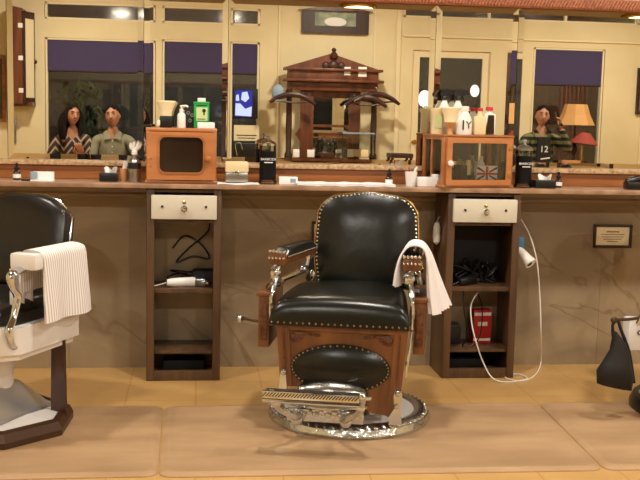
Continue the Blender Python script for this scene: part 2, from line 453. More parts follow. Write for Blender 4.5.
# outside at night: a dim house front, a plank fence, a bush, globe lamps
b = BM(); box(b, (1.0, -10.6, 1.8), (12, .2, 3.6)); tag(obj('street_front', b, 'night_wall', None, False), 'dim building front across the dark pavement outside the windows', 'building')
b = BM(); box(b, (1.0, -8.8, -.06), (12, 3.3, .1)); tag(obj('pavement', b, 'night_wall', None, False), 'dark pavement strip outside the waiting room windows', 'pavement', None, 'structure')
b = BM(); box(b, (4.95, -8.2, 1.1), (2.1, .06, 2.2)); tag(obj('plank_fence', b, 'plank_fence', None, False), 'brown upright plank fence outside the window behind the lamp', 'fence')
b = BM(); 
for i in range(7):
    k = i/6; surf(b, lambda u, v, k=k: (4.62+.055*(k*6)+.055*u, -7.75-.03*sin(pi*u), .5+1.42*v), 4, 6, .004)
tag(obj('red_curtain', b, 'red_curtain'), 'dark red patterned curtain hanging outside behind the table lamp', 'curtain')
b = BM(); rnd = random.Random(3)
for i in range(260):
    a = rnd.uniform(0, 2*pi); rr = rnd.uniform(.02, .36); z = rnd.uniform(.5, 1.62)
    c = Vector((-1.47+rr*cos(a), -7.9+rr*.5*sin(a), z)); s = rnd.uniform(.04, .09)
    q = Euler((rnd.uniform(0, 3), rnd.uniform(0, 3), rnd.uniform(0, 3))).to_matrix()
    vs = [b.verts.new(c+q @ Vector(v)*s) for v in ((-1, 0, 0), (0, -.4, .1), (1, 0, 0), (0, .4, .1))]; b.faces.new(vs)
fo = obj('foliage', b, 'foliage', None, False)
b = BM(); lathe(b, [(.0, 0), (.14, 0), (.2, .4), (.21, .42), (.18, .42), (.17, .38), (0, .38)], (-1.47, -7.9, -.01)); tube(b, [(-1.47, -7.9, .3), (-1.45, -7.9, .8), (-1.5, -7.88, 1.4)], .02)
bt = obj('planter', b, 'dark_wood')
t = thing('potted_bush', 'leafy green bush in a pot outside the leftmost window', 'plant', (0, 0, 0)); fo.parent = t; bt.parent = t
for (px, py, r, lb) in ((424, 99, .085, 'glowing white globe lamp seen low through the lettered door glass'),
                        (474, 91, .06, 'glowing white globe lamp highest beyond the door glass'),
                        (484, 97, .06, 'small glowing white globe lamp right of the highest globe')):
    p = REF(px, py, 8.2 if px != 484 else 8.7)
    t = thing('globe_lamp', lb, 'lamp', (p.x, p.y, 0), 0, 'globe lamps outside the door')
    b = BM(); ball(b, (0, 0, p.z), (r, r, r*1.35), 18); obj('globe', b, 'globe_glow', t)
    b = BM(); lathe(b, [(.07, 0), (.07, .03), (.018, .06), (.014, p.z-r*1.2), (.04, p.z-r*1.05), (.03, p.z-r)], seg=12); obj('post', b, 'black_matte', t)

for x, lb in ((-.455, 'added unseen fill lantern outside above the two left windows'), (1.6, 'added unseen fill lantern outside between left windows and lettered door'), (3.92, 'added unseen fill lantern outside right of the lettered door')):  # added lanterns, out of view, that brighten the night outside the windows
    t = thing('fill_lantern', lb, 'lamp', (x, -7.14, 2.86), 0, 'added fill lanterns outside')
    b = BM(); lathe(b, [(.05, 0), (.05, .015), (.012, .02), (.012, .14), (0, .14)], (0, .0, 0), rot=(pi/2, 0, 0), seg=12); lathe(b, [(.09, .0), (.03, .05), (0, .06)], (0, -.16, .06), seg=12); obj('bracket', b, 'black_matte', t)
    b = BM(); ball(b, (0, -.16, 0), .06, 14); obj('globe', b, 'globe_glow', t)
    ld = bpy.data.lights.new('lantern_fill', 'POINT'); ld.energy = 190; ld.shadow_soft_size = .07; ld.color = (1, .95, .88)
    lo = bpy.data.objects.new('lantern_fill', ld); COL.objects.link(lo); lo.location = (x, -7.42, 2.78)
# ceiling lights
for i, (x, y, k) in enumerate(LAMPS):
    where = ['left', 'middle', 'right', 'left', 'middle', 'right', 'far right'][i] + (' above the barber chairs' if y > -3 else ' above the waiting area')
    t = thing('ceiling_light', 'round flush ceiling light, ' + where, 'ceiling light', (x, y, CEIL), 0, 'round ceiling lights')
    b = BM(); lathe(b, [(.0, 0), (.19, 0), (.19, -.03), (.175, -.045), (.165, -.045), (.165, -.02), (0, -.02)], seg=32); obj('rim', b, 'brass', t)
    b = BM(); lathe(b, [(.0, -.02), (.163, -.022), (.15, -.05), (.09, -.066), (.0, -.07)], seg=32); obj('diffuser', b, 'lamp_glow', t)

# ================================================================== COUNTER AND MIRROR
CT = .932
b = BM(); box(b, ((XL+XR)/2, -.15, CT-.011), (XR-XL-.02, .302, .022), bev=.004)
tag(obj('counter', b, 'counter_stone'), 'long brown stone counter running under the mirrors along the wall', 'counter')
b = BM(); box(b, ((XL+XR)/2, -.012, (CT+.997)/2), (XR-XL-.02, .022, .997-CT-.002), bev=.002)
tag(obj('backsplash_board', b, 'board_wood'), 'orange-brown wooden board standing between counter and mirror ledge', 'board')
b = BM(); box(b, ((XL+XR)/2, -.022, 1.0095), (XR-XL-.02, .05, .023), bev=.006)
tag(obj('mirror_ledge', b, 'marble_ledge'), 'narrow mottled cream marble ledge right below the mirrors', 'ledge')
edges = [-2.35, -.897, -.26, .142, 1.162, 1.58, 3.0, 4.4]
labs = ['wall mirror panel at the far left beside the mirrored wall cabinet',
        'wide mirror panel reflecting the seated couple',
        'narrow mirror panel behind the left cabinet and green bottle',
        'widest mirror panel reflecting the carved hall stand',
        'narrow mirror panel behind the right display cabinet',
        'wide mirror panel reflecting the table lamp and striped-shirt man',
        'mirror panel past the right edge of the counter view']
MZ0, MZ1, BV = 1.022, 1.812, .028
for i, (x0, x1) in enumerate(zip(edges, edges[1:])):
    b = BM(); x0 += .001; x1 -= .001; yf = -.018; ye = yf+BV*tan(radians(3.2 if i else .02)); yb = -.006
    def ring(y, d): return [b.verts.new(v) for v in ((x0+d, y, MZ0+d), (x1-d, y, MZ0+d), (x1-d, y, MZ1-d), (x0+d, y, MZ1-d))]
    r0, r1, r2 = ring(yb, 0), ring(ye, 0), ring(yf, BV)
    for A, Bq in ((r0, r1), (r1, r2)):
        for k in range(4): b.faces.new((A[k], A[(k+1) % 4], Bq[(k+1) % 4], Bq[k]))
    b.faces.new(r2); b.faces.new(r0[::-1])
    tag(obj('wall_mirror', b, 'mirror_silver', None, False), labs[i], 'mirror', 'mirror panels over the counter')
b = BM()
box(b, ((XL+XR)/2, -.02, 1.842), (XR-XL-.02, .05, .056), bev=.004)
n = 0; x = -1.0
while x < 2.7:
    box(b, (x, -.046, 1.842), (.011, .014, .05), rot=(0, .5, 0), bev=.003); x += .0165
tag(obj('mirror_frame_rail', b, 'carved_frame'), 'reddish carved wooden rail along the top of the mirrors', 'frame')

# ================================================================== FLOOR MATS
def floor_mat(pts, lb):
    b = BM(); cx = sum(p[0] for p in pts)/4; cy = sum(p[1] for p in pts)/4
    def rr(scale_in, z, rad=.045):
        out = []
        for i in range(4):
            p = Vector(pts[i]); q = Vector(pts[i-1]); n_ = Vector(pts[(i+1) % 4])
            a = (q-p).normalized(); c = (n_-p).normalized()
            o = p + (a+c)*(rad+scale_in); 
            for k in range(7):
                t_ = k/6; ang = t_*pi/2
                d = -c*cos(ang)*1.0 - a*sin(ang)*1.0
                out.append(b.verts.new((o.x + d.x*rad, o.y + d.y*rad, z)))
        return out
    R = [rr(0, .001), rr(.001, .004), rr(.02, .012), rr(.035, .013), rr(.04, .0115)]
    for A, Bq in zip(R, R[1:]):
        for k in range(28): b.faces.new((A[k], A[(k+1) % 28], Bq[(k+1) % 28], Bq[k]))
    b.faces.new(R[-1]); b.faces.new(R[0][::-1])
    tag(obj('floor_mat', b, 'mat_vinyl'), lb, 'mat', 'tan anti-fatigue mats')
floor_mat([(-.138, -.71), (-1.95, -.71), (-1.95, -1.57), (-.130, -1.57)], 'tan floor mat under the white enamel barber chair at left')
floor_mat([(1.515, -.735), (-.135, -.725), (-.125, -1.58), (1.47, -1.60)], 'tan floor mat under the leather and oak barber chair')
floor_mat([(3.3, -.735), (1.520, -.735), (1.475, -1.60), (3.3, -1.60)], 'tan floor mat at right under the black round chair base')

# ================================================================== WORK STATIONS
def station(x0, x1, lb, shelf_z, low_z):
    cx = (x0+x1)/2; W = x1-x0; yF, yK = -.272, -.017
    t = thing('work_station', lb, 'cabinet', (cx, (yF+yK)/2, 0)); D = yK-yF; h = W/2
    for s in (-1, 1):
        b = BM(); box(b, (s*(h-.009), 0, .453), (.018, D-.004, .906), bev=.002); obj('side_panel', b, 'station_wood', t)
        b = BM(); box(b, (s*(h-.019), -D/2+.001, .453), (.036, .022, .902), bev=.003); obj('stile', b, 'station_wood', t)
    for z, th in ((shelf_z, .022), (low_z, .014)):
        b = BM(); box(b, (0, .004, z-th/2), (W-.04, D-.016, th), bev=.002); obj('shelf', b, 'station_wood', t)
    b = BM(); box(b, (0, -D/2+.002, .025), (W-.074, .02, .048), bev=.002); obj('bottom_rail', b, 'station_wood', t)
    b = BM(); box(b, (0, 0, .756), (W-.04, D-.02, .012)); box(b, (0, 0, .897), (W-.04, D-.02, .012)); obj('top_rail', b, 'station_wood', t)
    b = BM(); box(b, (0, -D/2-.012, .824), (W-.046, .03, .112), bev=.006)
    dwr = obj('drawer', b, 'drawer_paint', t)
    for xx in (-.1, .1):
        b = BM(); lathe(b, [(.006, 0), (.006, .004), (.003, .007), (0, .008)], (xx, -D/2-.027, .828), rot=(pi/2, 0, 0), seg=10); obj('screw', b, 'black_matte', dwr)
    b = BM(); lathe(b, [(.009, 0), (.009, .006), (.013, .013), (.015, .02), (.010, .026), (0, .028)], (0, -D/2-.027, .82), rot=(pi/2, 0, 0), seg=16); obj('knob', b, 'chrome', dwr)
    b = BM(); lathe(b, [(.008, 0), (.008, .003), (.005, .005), (0, .005)], (0, -D/2-.027, .848), rot=(pi/2, 0, 0), seg=12); obj('lock', b, 'brass', dwr)
    return t
sl = station(-.234, .113, 'open wooden work station with cream drawer left of the oak barber chair', .438, .14)
sr = station(1.189, 1.55, 'open wooden work station with cream drawer right of the oak barber chair', .45, .14)

b = BM(); box(b, (0, .117, .61), (.32, .008, .30)); obj('shade_back_panel', b, 'black_matte', sr)  # dark backs for the bays, their black also standing in for shade
b = BM(); box(b, (0, .117, .07), (.32, .008, .13)); obj('shade_back_panel', b, 'black_matte', sr)
b = BM(); box(b, (.04, -.10, .438+.035), (.13, .10, .07), bev=.02); tag(obj('black_pouch', b, 'black_matte'), 'soft black pouch at the back of the left station middle shelf', 'pouch')
def tubes_obj(name, paths, r, m, parent=None, seg=6):
    b = BM()
    for p in paths: tube(b, p, r, seg, 6)
    return obj(name, b, m, parent)
# left station: clippers and cords
rnd = random.Random(5)
def tangle(cx, cy, z, w, d, h, n, seed, r=.004):
    q = random.Random(seed); P = []
    for i in range(n): P.append((cx+q.uniform(-w, w), cy+q.uniform(-d, d), z+r+abs(q.uniform(0, h))*(i % 3 != 0)))
    return P
tubes_obj('power_cord', [tangle(-.03, -.09, .438, .12, .05, .07, 12, 2)], .004, 'black_plastic')
tag(bpy.context.scene.objects[-1] if False else COL.objects[-1], 'tangled black cords heaped on the middle shelf of the left station', 'cord')
o = tubes_obj('power_cord', [[(-.12, -.03, .60), (-.06, -.025, .66), (.02, -.03, .62), (.06, -.03, .55), (-.02, -.03, .56), (-.1, -.03, .53), (-.04, -.03, .60), (.05, -.03, .68), (.06, -.03, .75)]], .004, 'black_plastic'); tag(o, 'looped black cord hanging at the back of the left station', 'cord')
def clipper(loc, rz, lb, m='white_plastic', L=.15):
    t = thing('hair_clipper', lb, 'hair clipper', loc, rz)
    b = BM(); lathe(b, [(0, 0), (.016, .003), (.021, .03), (.023, .08), (.024, L-.02), (.018, L), (0, L+.002)], (-L/2, 0, .021), rot=(0, pi/2, 0), seg=16, sy=.8); obj('body', b, m, t)
    b = BM(); box(b, (L/2+.008, 0, .021), (.022, .036, .012), bev=.002); obj('blade', b, 'steel', t)
    b = BM(); tube(b, [(-L/2, 0, .021), (-L/2-.03, .005, .012), (-L/2-.07, .01, .004), (-L/2-.05, .05, .004)], .003, 6); obj('cord', b, m, t)
    return t
clipper((-.07, -.2, .438), radians(12), 'white hair clipper lying on the middle shelf of the left station')
clipper((.0, -.19, .438), radians(-20), 'short silver hair clipper beside the white one in the left station', 'steel', .09)
# right station contents
o = tubes_obj('power_cord', [tangle(1.36, -.1, .45, .11, .05, .11, 26, 4), tangle(1.40, -.1, .45, .09, .05, .12, 22, 8)], .005, 'black_plastic'); tag(o, 'thick heap of black cords on the middle shelf of the right station', 'cord')
clipper((1.32, -.2, .45), radians(35), 'black hair clipper on the middle shelf of the right station', 'black_plastic', .13)
t = thing('red_carton', 'red and white carton standing in the lower bay of the right station', 'box', (1.425, -.10, .14), radians(4))
b = BM(); box(b, (0, 0, .085), (.092, .06, .17), bev=.002); obj('carton', b, 'red_box', t)
for zz, ww, hh in ((.15, .088, .016), (.02, .088, .012), (.1, .05, .02)):
    b = BM(); box(b, (0, -.031, zz), (ww, .002, hh)); obj('printed_label', b, 'white_paper', t)
o = tubes_obj('power_cord', [[(1.30, -.2, .44), (1.30, -.24, .33), (1.33, -.22, .2), (1.31, -.2, .145), (1.36, -.2, .146), (1.40, -.19, .2), (1.41, -.17, .33), (1.37, -.2, .42)]], .0035, 'black_plastic'); tag(o, 'thin black cord dangling in the lower bay of the right station', 'cord')
b = BM(); box(b, (1.28, -.1, .19), (.07, .1, .1), bev=.012); tag(obj('black_case', b, 'black_plastic'), 'small black case beside the red carton in the right station', 'case')
b = BM(); box(b, (1.34, -.1, .035), (.2, .1, .07), bev=.01); tag(obj('shoe_box', b, 'black_matte'), 'low black box on the floor inside the right station', 'box')
b = BM(); box(b, (-.06, -.1, .035), (.2, .1, .07), bev=.01); tag(obj('shoe_box', b, 'black_matte'), 'low black box on the floor inside the left station', 'box')

# white cord from the right station to the hand dryer on its side
pts = [AT(521, 219, -.16), AT(530, 236, -.17), AT(537, 262, -.18), AT(540, 300, -.19), AT(541, 335, -.2)]
pts += [ATZ(541, 362, .02), ATZ(534, 376, .004), ATZ(519, 381, .004), ATZ(505, 377, .004), ATZ(518, 374, .004), ATZ(527, 379, .004), ATZ(505, 382, .004), ATZ(492, 377.5, .02)]
pts += [AT(483, 362, -.295), AT(477, 345, -.295), AT(472, 325, -.25), AT(471, 305, -.22), AT(478, 292, -.2)]
o = tubes_obj('extension_cord', [pts], .0033, 'white_plastic', seg=7); tag(o, 'long white electric cord trailing from the right station over the floor', 'cord')
c = AT(521, 243, -.16)
t = thing('hair_dryer', 'white hand dryer hanging in a blue holder on the right station side', 'hair dryer', (1.56, -.16, c.z))
b = BM(); box(b, (.022, 0, .0), (.05, .055, .065), bev=.01); obj('holder', b, 'blue_plastic', t)
b = BM(); lathe(b, [(.0, 0), (.02, 0), (.023, .03), (.027, .075), (.031, .1), (.029, .104), (.02, .1), (0, .098)], (.02, -.01, -.028), rot=(pi*.72, 0, radians(38)), seg=18); obj('barrel', b, 'white_plastic', t)
b = BM(); lathe(b, [(.0, .0), (.019, 0), (.018, .003), (0, .003)], (.061, -.063, -.100), rot=(pi*.72, 0, radians(38)), seg=14); obj('grille', b, 'black_plastic', t)
# small white hand tool on the left side of the right station
t = thing('hand_massager', 'small white handled brush hanging on the left side of the right station', 'brush', (1.17, -.15, .70))
b = BM(); lathe(b, [(0, -.06), (.016, -.045), (.02, -.02), (.018, .03), (.012, .05), (.005, .055), (0, .056)], seg=14); obj('handle', b, 'white_plastic', t)
b = BM(); tube(b, [(0, 0, .054), (.006, 0, .075), (.017, 0, .082)], .0025, 6); obj('hook', b, 'steel', t)

# framed notices on the marble
def notice(x0, x1, z0, z1, lb):
    t = thing('framed_notice', lb, 'picture', ((x0+x1)/2, -.016, (z0+z1)/2)); w_, h_ = x1-x0, z1-z0; k = .013
    b = BM()
    for s in (-1, 1):
        box(b, (s*(w_/2-k/2), -.007, 0), (k, .014, h_), bev=.003); box(b, (0, -.007, s*(h_/2-k/2)), (w_, .014, k), bev=.003)
    obj('frame', b, 'dark_wood', t, loc=(0, 0, 0))
    b = BM(); box(b, (0, -.003, 0), (w_-k, .004, h_-k)); obj('paper', b, 'cream_paint', t, False)
    b = BM()
    for i, (l, zz) in enumerate(((.07, .022), (.13, .008), (.12, -.004), (.10, -.016), (.06, -.028))):
        box(b, (0, -.0055, zz), (l*w_/.21, .001, .003 if i else .005))
    obj('print', b, 'red_wood', t, False); return t
notice(2.027, 2.233, .617, .738, 'small framed notice with dark frame on the marble at right')
notice(.565, .77, .617, .738, 'dark-framed notice mostly hidden behind the oak chair back')

# ================================================================== ITEMS ON THE COUNTER
def X(px, Y=-.2, py=180): return AT(px, py, Y).x
def dropper(px, y, lb, h=.078):
    t = thing('small_bottle', lb, 'bottle', (X(px, y), y, CT), 0, 'small dark bottles along the counter')
    b = BM(); lathe(b, [(0, 0), (.016, 0), (.018, .004), (.018, h*.42), (.014, h*.5), (.009, h*.56), (.009, h*.6), (0, h*.6)], seg=18); obj('flask', b, 'smoke_glass', t)
    b = BM(); lathe(b, [(.0185, h*.12), (.0185, h*.36), (.018, h*.36), (.018, h*.12)], seg=18, cap=False); obj('paper_label', b, 'white_paper', t)
    b = BM(); lathe(b, [(0, h*.6), (.012, h*.6), (.012, h*.74), (.006, h*.78), (.007, h*.95), (.003, h), (0, h)], seg=14); obj('cap', b, 'black_plastic', t)
dropper(17, -.17, 'small dark bottle at the far left end of the counter')
dropper(389, -.15, 'small dark bottle at the end of the white towel strip')
dropper(558.5, -.14, 'small dark bottle beside the black tissue holder at right')

t = thing('card_holder', 'white box of cards near the left end of the counter', 'box', (X(41, -.2), -.2, CT))
b = BM(); box(b, (0, 0, .002), (.118, .06, .004)); box(b, (.01, .01, .022), (.095, .03, .038), bev=.002); obj('box_body', b, 'white_paper', t)
b = BM(); box(b, (-.03, -.0105, .026), (.03, .014, .03), bev=.001); obj('card_stack', b, 'pale_blue', t)
b = BM(); box(b, (X(26, -.22), -.22, CT+.004), (.04, .03, .008), bev=.003); tag(obj('comb', b, 'black_plastic'), 'flat black comb lying left of the white card box', 'comb')
def tissue(px, y, w_, lb, m='black_plastic'):
    t = thing('tissue_box', lb, 'tissue box', (X(px, y), y, CT), 0, 'black tissue holders')
    b = BM(); box(b, (0, 0, .02), (w_, .075, .04), bev=.006); obj('holder', b, m, t)
    b = BM(); surf(b, lambda u, v: ((u-.5)*w_*.55*(1+.3*v)+.008, .012*sin(u*7)*(.4+v), .036+.026*v*(1+.3*sin(u*9))), 10, 4, .002); obj('tissue', b, 'white_paper', t)
tissue(109, -.17, .085, 'black tissue holder left of the polished steel bottle')
tissue(543.5, -.19, .105, 'black tissue holder right of the right dark liquid jar')
t = thing('gold_tumbler', 'small amber tumbler holding a comb between tissue holder and steel bottle', 'tumbler', (X(124, -.15), -.15, CT))
b = BM(); lathe(b, [(0, 0), (.017, 0), (.021, .06), (.019, .06), (.015, .004), (0, .004)], seg=18); obj('cup', b, 'tan_wood_handle', t)
b = BM(); box(b, (0, 0, .05), (.02, .003, .09), rot=(0, .2, 0), bev=.001); obj('comb', b, 'white_plastic', t)
# steel bottle with white trigger head
t = thing('spray_bottle', 'polished steel spray bottle with white head left of the wooden cabinet', 'bottle', (X(134.5, -.2), -.2, CT))
b = BM(); lathe(b, [(0, 0), (.027, 0), (.029, .003), (.029, .092), (.026, .102), (.014, .112), (.011, .116), (.011, .13), (0, .13)], seg=26); obj('flask', b, 'steel', t)
b = BM(); lathe(b, [(.0296, .062), (.0296, .09)], seg=26, cap=False); obj('dark_label', b, 'black_matte', t)
b = BM(); lathe(b, [(0, .128), (.014, .128), (.014, .142), (.008, .148), (.008, .16), (0, .16)], seg=14)
for a in (-.8, -.2, .5, 1.2): tube(b, [(0, 0, .145), (.022*sin(a), 0, .160), (.030*sin(a)+.004, -.004, .172+.014*cos(a))], [.006, .008, .005], 8, 4)
obj('sprayer_head', b, 'porcelain', t)

# wooden sterilizer cabinet
def rrect(w_, h_, r, n=6, cx=0, cz=0):
    P = []
    for sx, sz, a0 in ((1, 1, 0), (-1, 1, pi/2), (-1, -1, pi), (1, -1, 3*pi/2)):
        for k in range(n+1):
            a = a0+k*pi/2/n; P.append((cx+sx*(w_/2-r)+r*cos(a), cz+sz*(h_/2-r)+r*sin(a)))
    return P
def framed(bm, w_, h_, hole, y0, y1, cz=0, cx=0, mi=0, rr_=.006):
    """a board w x h in xz with a hole outline, thickness y0..y1"""
    n = len(hole); per = n//4
    out = rrect(w_, h_, rr_, per-1, cx, cz)
    A = [[bm.verts.new((x, y, z)) for x, z in L] for L, y in ((out, y0), (hole, y0), (hole, y1), (out, y1))]
    for i in range(n):
        j = (i+1) % n
        for p, q in ((0, 1), (1, 2), (2, 3), (3, 0)): bm.faces.new((A[p][i], A[p][j], A[q][j], A[q][i])).material_index = mi
cw, cd, chh = .322, .235, .256
t = thing('sterilizer_cabinet', 'orange wooden cabinet with a dark rounded window door on the left counter', 'cabinet', ((-.234+.084)/2, -.155, CT))
b = BM()
box(b, (0, 0, .008), (cw+.012, cd+.012, .014), bev=.005); box(b, (0, 0, chh-.008), (cw+.004, cd+.004, .016), bev=.005)
for s in (-1, 1): box(b, (s*(cw/2-.008), 0, chh/2), (.016, cd, chh-.02), bev=.003)
box(b, (0, cd/2-.006, chh/2), (cw-.02, .01, chh-.02)); obj('body', b, 'cabinet_wood', t)
b = BM(); framed(b, cw-.012, chh-.036, rrect(.205, .168, .03, 6, -.0, chh/2+.006), -cd/2-.018, -cd/2-.001, chh/2+.0, 0)
dd = obj('door', b, 'cabinet_wood', t)
b = BM(); framed(b, .215, .178, rrect(.197, .160, .028, 6, 0, chh/2+.006), -cd/2-.0215, -cd/2-.0165, chh/2+.006, 0, rr_=.032); obj('window_bead', b, 'cabinet_wood_right', dd)
b = BM(); prism(b, rrect(.205, .168, .03, 6, 0, chh/2+.006), -cd/2-.009, -cd/2-.006); obj('pane', b, 'smoke_glass', dd)
b = BM(); lathe(b, [(.006, 0), (.006, .008), (.013, .014), (.014, .02), (.008, .026), (0, .027)], (.122, -cd/2-.018, chh/2-.01), rot=(pi/2, 0, 0), seg=18); obj('knob', b, 'cabinet_wood', dd)
for zz in (.08, .115): 
    b = BM(); box(b, (-.142, -cd/2-.019, zz), (.014, .003, .006), bev=.001); obj('hinge', b, 'brass', dd)

TOPL = CT+chh
def neck_duster(x, y, z0, lb, s=1.0, stand=True, handle='black_plastic'):
    t = thing('neck_duster', lb, 'brush', (x, y, z0))
    b = BM(); lathe(b, [(0, .055*s), (.028*s, .057*s), (.030*s, .075*s), (.036*s, .095*s), (.047*s, .118*s), (.050*s, .126*s), (.044*s, .130*s), (0, .131*s)], seg=24, sy=.6); obj('bristles', b, 'bristle', t)
    b = BM()
    if stand: box(b, (0, 0, .028*s), (.062*s, .05*s, .056*s), bev=.006)
    else: lathe(b, [(0, 0), (.016*s, .0), (.012*s, .018*s), (.016*s, .034*s), (.026*s, .044*s), (.031*s, .058*s), (0, .058*s)], seg=18)
    obj('handle', b, handle, t); return t
neck_duster(X(166, -.2, 115), -.2, TOPL, 'cream neck duster in a black stand on the orange cabinet', .95)
b = BM(); box(b, (X(158.5, -.235, 124), -.225, TOPL+.022), (.014, .012, .026), bev=.004); tag(obj('comb_guard', b, 'white_plastic'), 'tiny white clip in front of the black brush stand', 'clip')
def pump(x, y, z0, lb, m='white_plastic', h=.105, r=.019):
    t = thing('pump_bottle', lb, 'bottle', (x, y, z0))
    b = BM(); lathe(b, [(0, 0), (r, 0), (r*1.05, .004), (r, h*.55), (r*.85, h*.62), (r*.45, h*.68), (r*.45, h*.72), (0, h*.72)], seg=20); obj('flask', b, m, t)
    b = BM(); lathe(b, [(0, h*.7), (r*.5, h*.7), (r*.5, h*.82), (r*.2, h*.84), (r*.2, h*.94), (0, h*.94)], seg=12); tube(b, [(-.006, 0, h*.95), (.02, 0, h*.97), (.03, 0, h*.92)], .0045, 8, 4); obj('pump_head', b, m, t); return t
pump(X(181.5, -.21, 115), -.215, TOPL, 'slim white pump bottle on the orange cabinet beside the duster')
t = thing('soap_tin', 'dark box with silver flower print behind the white pump bottle', 'box', (X(190, -.14, 115), -.14, TOPL))
b = BM(); box(b, (0, 0, .05), (.05, .04, .1), bev=.006); obj('box_body', b, 'black_matte', t)
b = BM()
for q, (a, z) in enumerate(((-.008, .07), (.010, .06), (0, .035))): lathe(b, [(.004, 0), (.009, 0), (.009, .0015), (.004, .0015)], (a, -.020, z), rot=(pi/2, 0, 0), seg=12, cap=False)
obj('printed_mark', b, 'steel', t)
b = BM(); box(b, (X(148, -.2, 122), -.2, TOPL+.006), (.035, .05, .012), bev=.004); tag(obj('hand_mirror', b, 'black_plastic'), 'flat black case at the left corner on top of the orange cabinet', 'case')
t = thing('talc_bottle', 'green talcum bottle with white cap on the orange cabinet', 'bottle', (X(201.5, -.16, 110), -.155, TOPL))
b = BM(); 
k = .030
for (w0, z0, z1, w1) in ((.072, 0, .112, .076), (.076, .112, .124, .072)): 
    box(b, (0, 0, (z0+z1)/2), (w0, .036, z1-z0), bev=.005)
obj('flask', b, 'green_plastic', t)
b = BM(); box(b, (0, 0, .132), (.038, .028, .018), bev=.003); obj('cap', b, 'white_plastic', t)
b = BM(); box(b, (.002, -.0185, .066), (.052, .002, .062)); lb_ = obj('printed_label', b, 'pale_label', t, False)
b = BM(); ball(b, (.012, -.0205, .082), (.009, .001, .009), 10); box(b, (.012, -.0205, .068), (.006, .001, .012)); box(b, (.0, -.0205, .043), (.036, .001, .003)); box(b, (.0, -.019, .106), (.05, .001, .004)); obj('printed_mark', b, 'black_matte', t, False)
b = BM(); box(b, (X(206, -.235, 122), -.235, TOPL+.014), (.078, .045, .028), rot=(0, 0, .05), bev=.003); tag(obj('soap_box', b, 'white_paper'), 'small white carton in front of the green bottle on the cabinet', 'box')

b = BM(); surf(b, lambda u, v: (X(217, -.26)+u*(X(259, -.26)-X(217, -.26)), -.297+.13*v, CT+.006+.0015*sin(9*u+3*v)), 10, 6, .005)
tag(obj('paper_towel', b, 'white_paper'), 'white paper sheet under the clasped metal box and left jar', 'paper')
t = thing('clasp_box', 'cream and silver clasped box on the white paper sheet', 'box', (X(236.5, -.22), -.215, CT+.008))
b = BM(); box(b, (0, 0, .024), (.105, .075, .046), bev=.006); obj('base', b, 'steel', t)
b = BM(); box(b, (0, 0, .072), (.110, .08, .050), bev=.008); obj('lid', b, 'cream_plastic', t)
b = BM(); box(b, (0, -.041, .045), (.024, .006, .018), bev=.002); obj('clasp', b, 'chrome', t)
def jar(px, y, lb, h=.235):
    t = thing('disinfectant_jar', lb, 'jar', (X(px, y), y, CT), 0, 'dark liquid disinfectant jars')
    r = .040
    b = BM(); lathe(b, [(0, .0), (r*1.1, 0), (r*1.1, .012), (r*.98, .02), (0, .02)], seg=28); obj('foot', b, 'jar_glass', t)
    b = BM(); lathe(b, [(0, .021), (r, .021), (r, .155), (0, .155)], seg=28); obj('liquid', b, 'dark_liquid', t)
    b = BM(); lathe(b, [(r, .156), (r, .185), (r-.002, .187), (r-.002, .156)], seg=28, cap=False); obj('glass_wall', b, 'jar_glass', t)
    b = BM(); lathe(b, [(r+.002, .182), (r+.002, .19), (r*.8, .2), (r*.4, .208), (.008, .211), (.006, .22), (.011, .226), (.009, .234), (0, .235)], seg=28); obj('lid', b, 'chrome' if px < 400 else 'steel', t)
    b = BM()
    tx = text('lettering', 'BARBICIDE', .0150, (0, -r-.0012, .118), (pi/2, 0, 0), 'white_paper', t)
    b = BM(); box(b, (0, -r-.001, .103), (.04, .001, .004)); obj('small_print', b, 'white_paper', t, False)
    return t
jar(267.5, -.19, 'disinfectant jar of dark liquid beside the clasped box')
jar(523, -.18, 'disinfectant jar of dark liquid beside the right display cabinet')
t = thing('card_box', 'white card box with printed corner right of the left jar', 'box', (X(288, -.2), -.2, CT))
b = BM(); box(b, (0, 0, .018), (.088, .05, .035), bev=.002); obj('box_body', b, 'white_paper', t)
b = BM(); box(b, (.022, -.0255, .02), (.026, .001, .018)); obj('printed_mark', b, 'pale_blue', t, False)
b = BM(); x0, x1 = X(296, -.25), X(394, -.25)
surf(b, lambda u, v: (x0+(x1-x0)*u, -.30+.15*v, CT+.012+.0012*sin(23*u+2*v)+.0006*sin(51*u)), 40, 6, .011)
tag(obj('counter_towel', b, 'towel_white'), 'long folded white towel strip lying on the counter behind the chair', 'towel')
t = thing('white_cup', 'white cup holding a red stick and brush on the counter', 'cup', (X(411, -.2), -.2, CT))
b = BM(); lathe(b, [(0, 0), (.024, 0), (.031, .070), (.028, .070), (.021, .004), (0, .004)], seg=22); obj('cup', b, 'porcelain', t)
b = BM(); tube(b, [(-.008, 0, .005), (-.012, 0, .09)], .003, 6); obj('stick', b, 'red_plastic', t)
b = BM(); tube(b, [(.008, 0, .01), (.018, 0, .07), (.028, 0, .095)], [.004, .007, .004], 8); obj('brush', b, 'white_plastic', t)
t = thing('white_dispenser', 'white stepped box right of the white cup', 'box', (X(428, -.225), -.225, CT))
b = BM(); box(b, (0, 0, .024), (.108, .055, .047), bev=.005); obj('box_body', b, 'porcelain', t)
b = BM(); box(b, (.035, 0, .053), (.036, .045, .016), bev=.004); obj('raised_lid', b, 'porcelain', t)

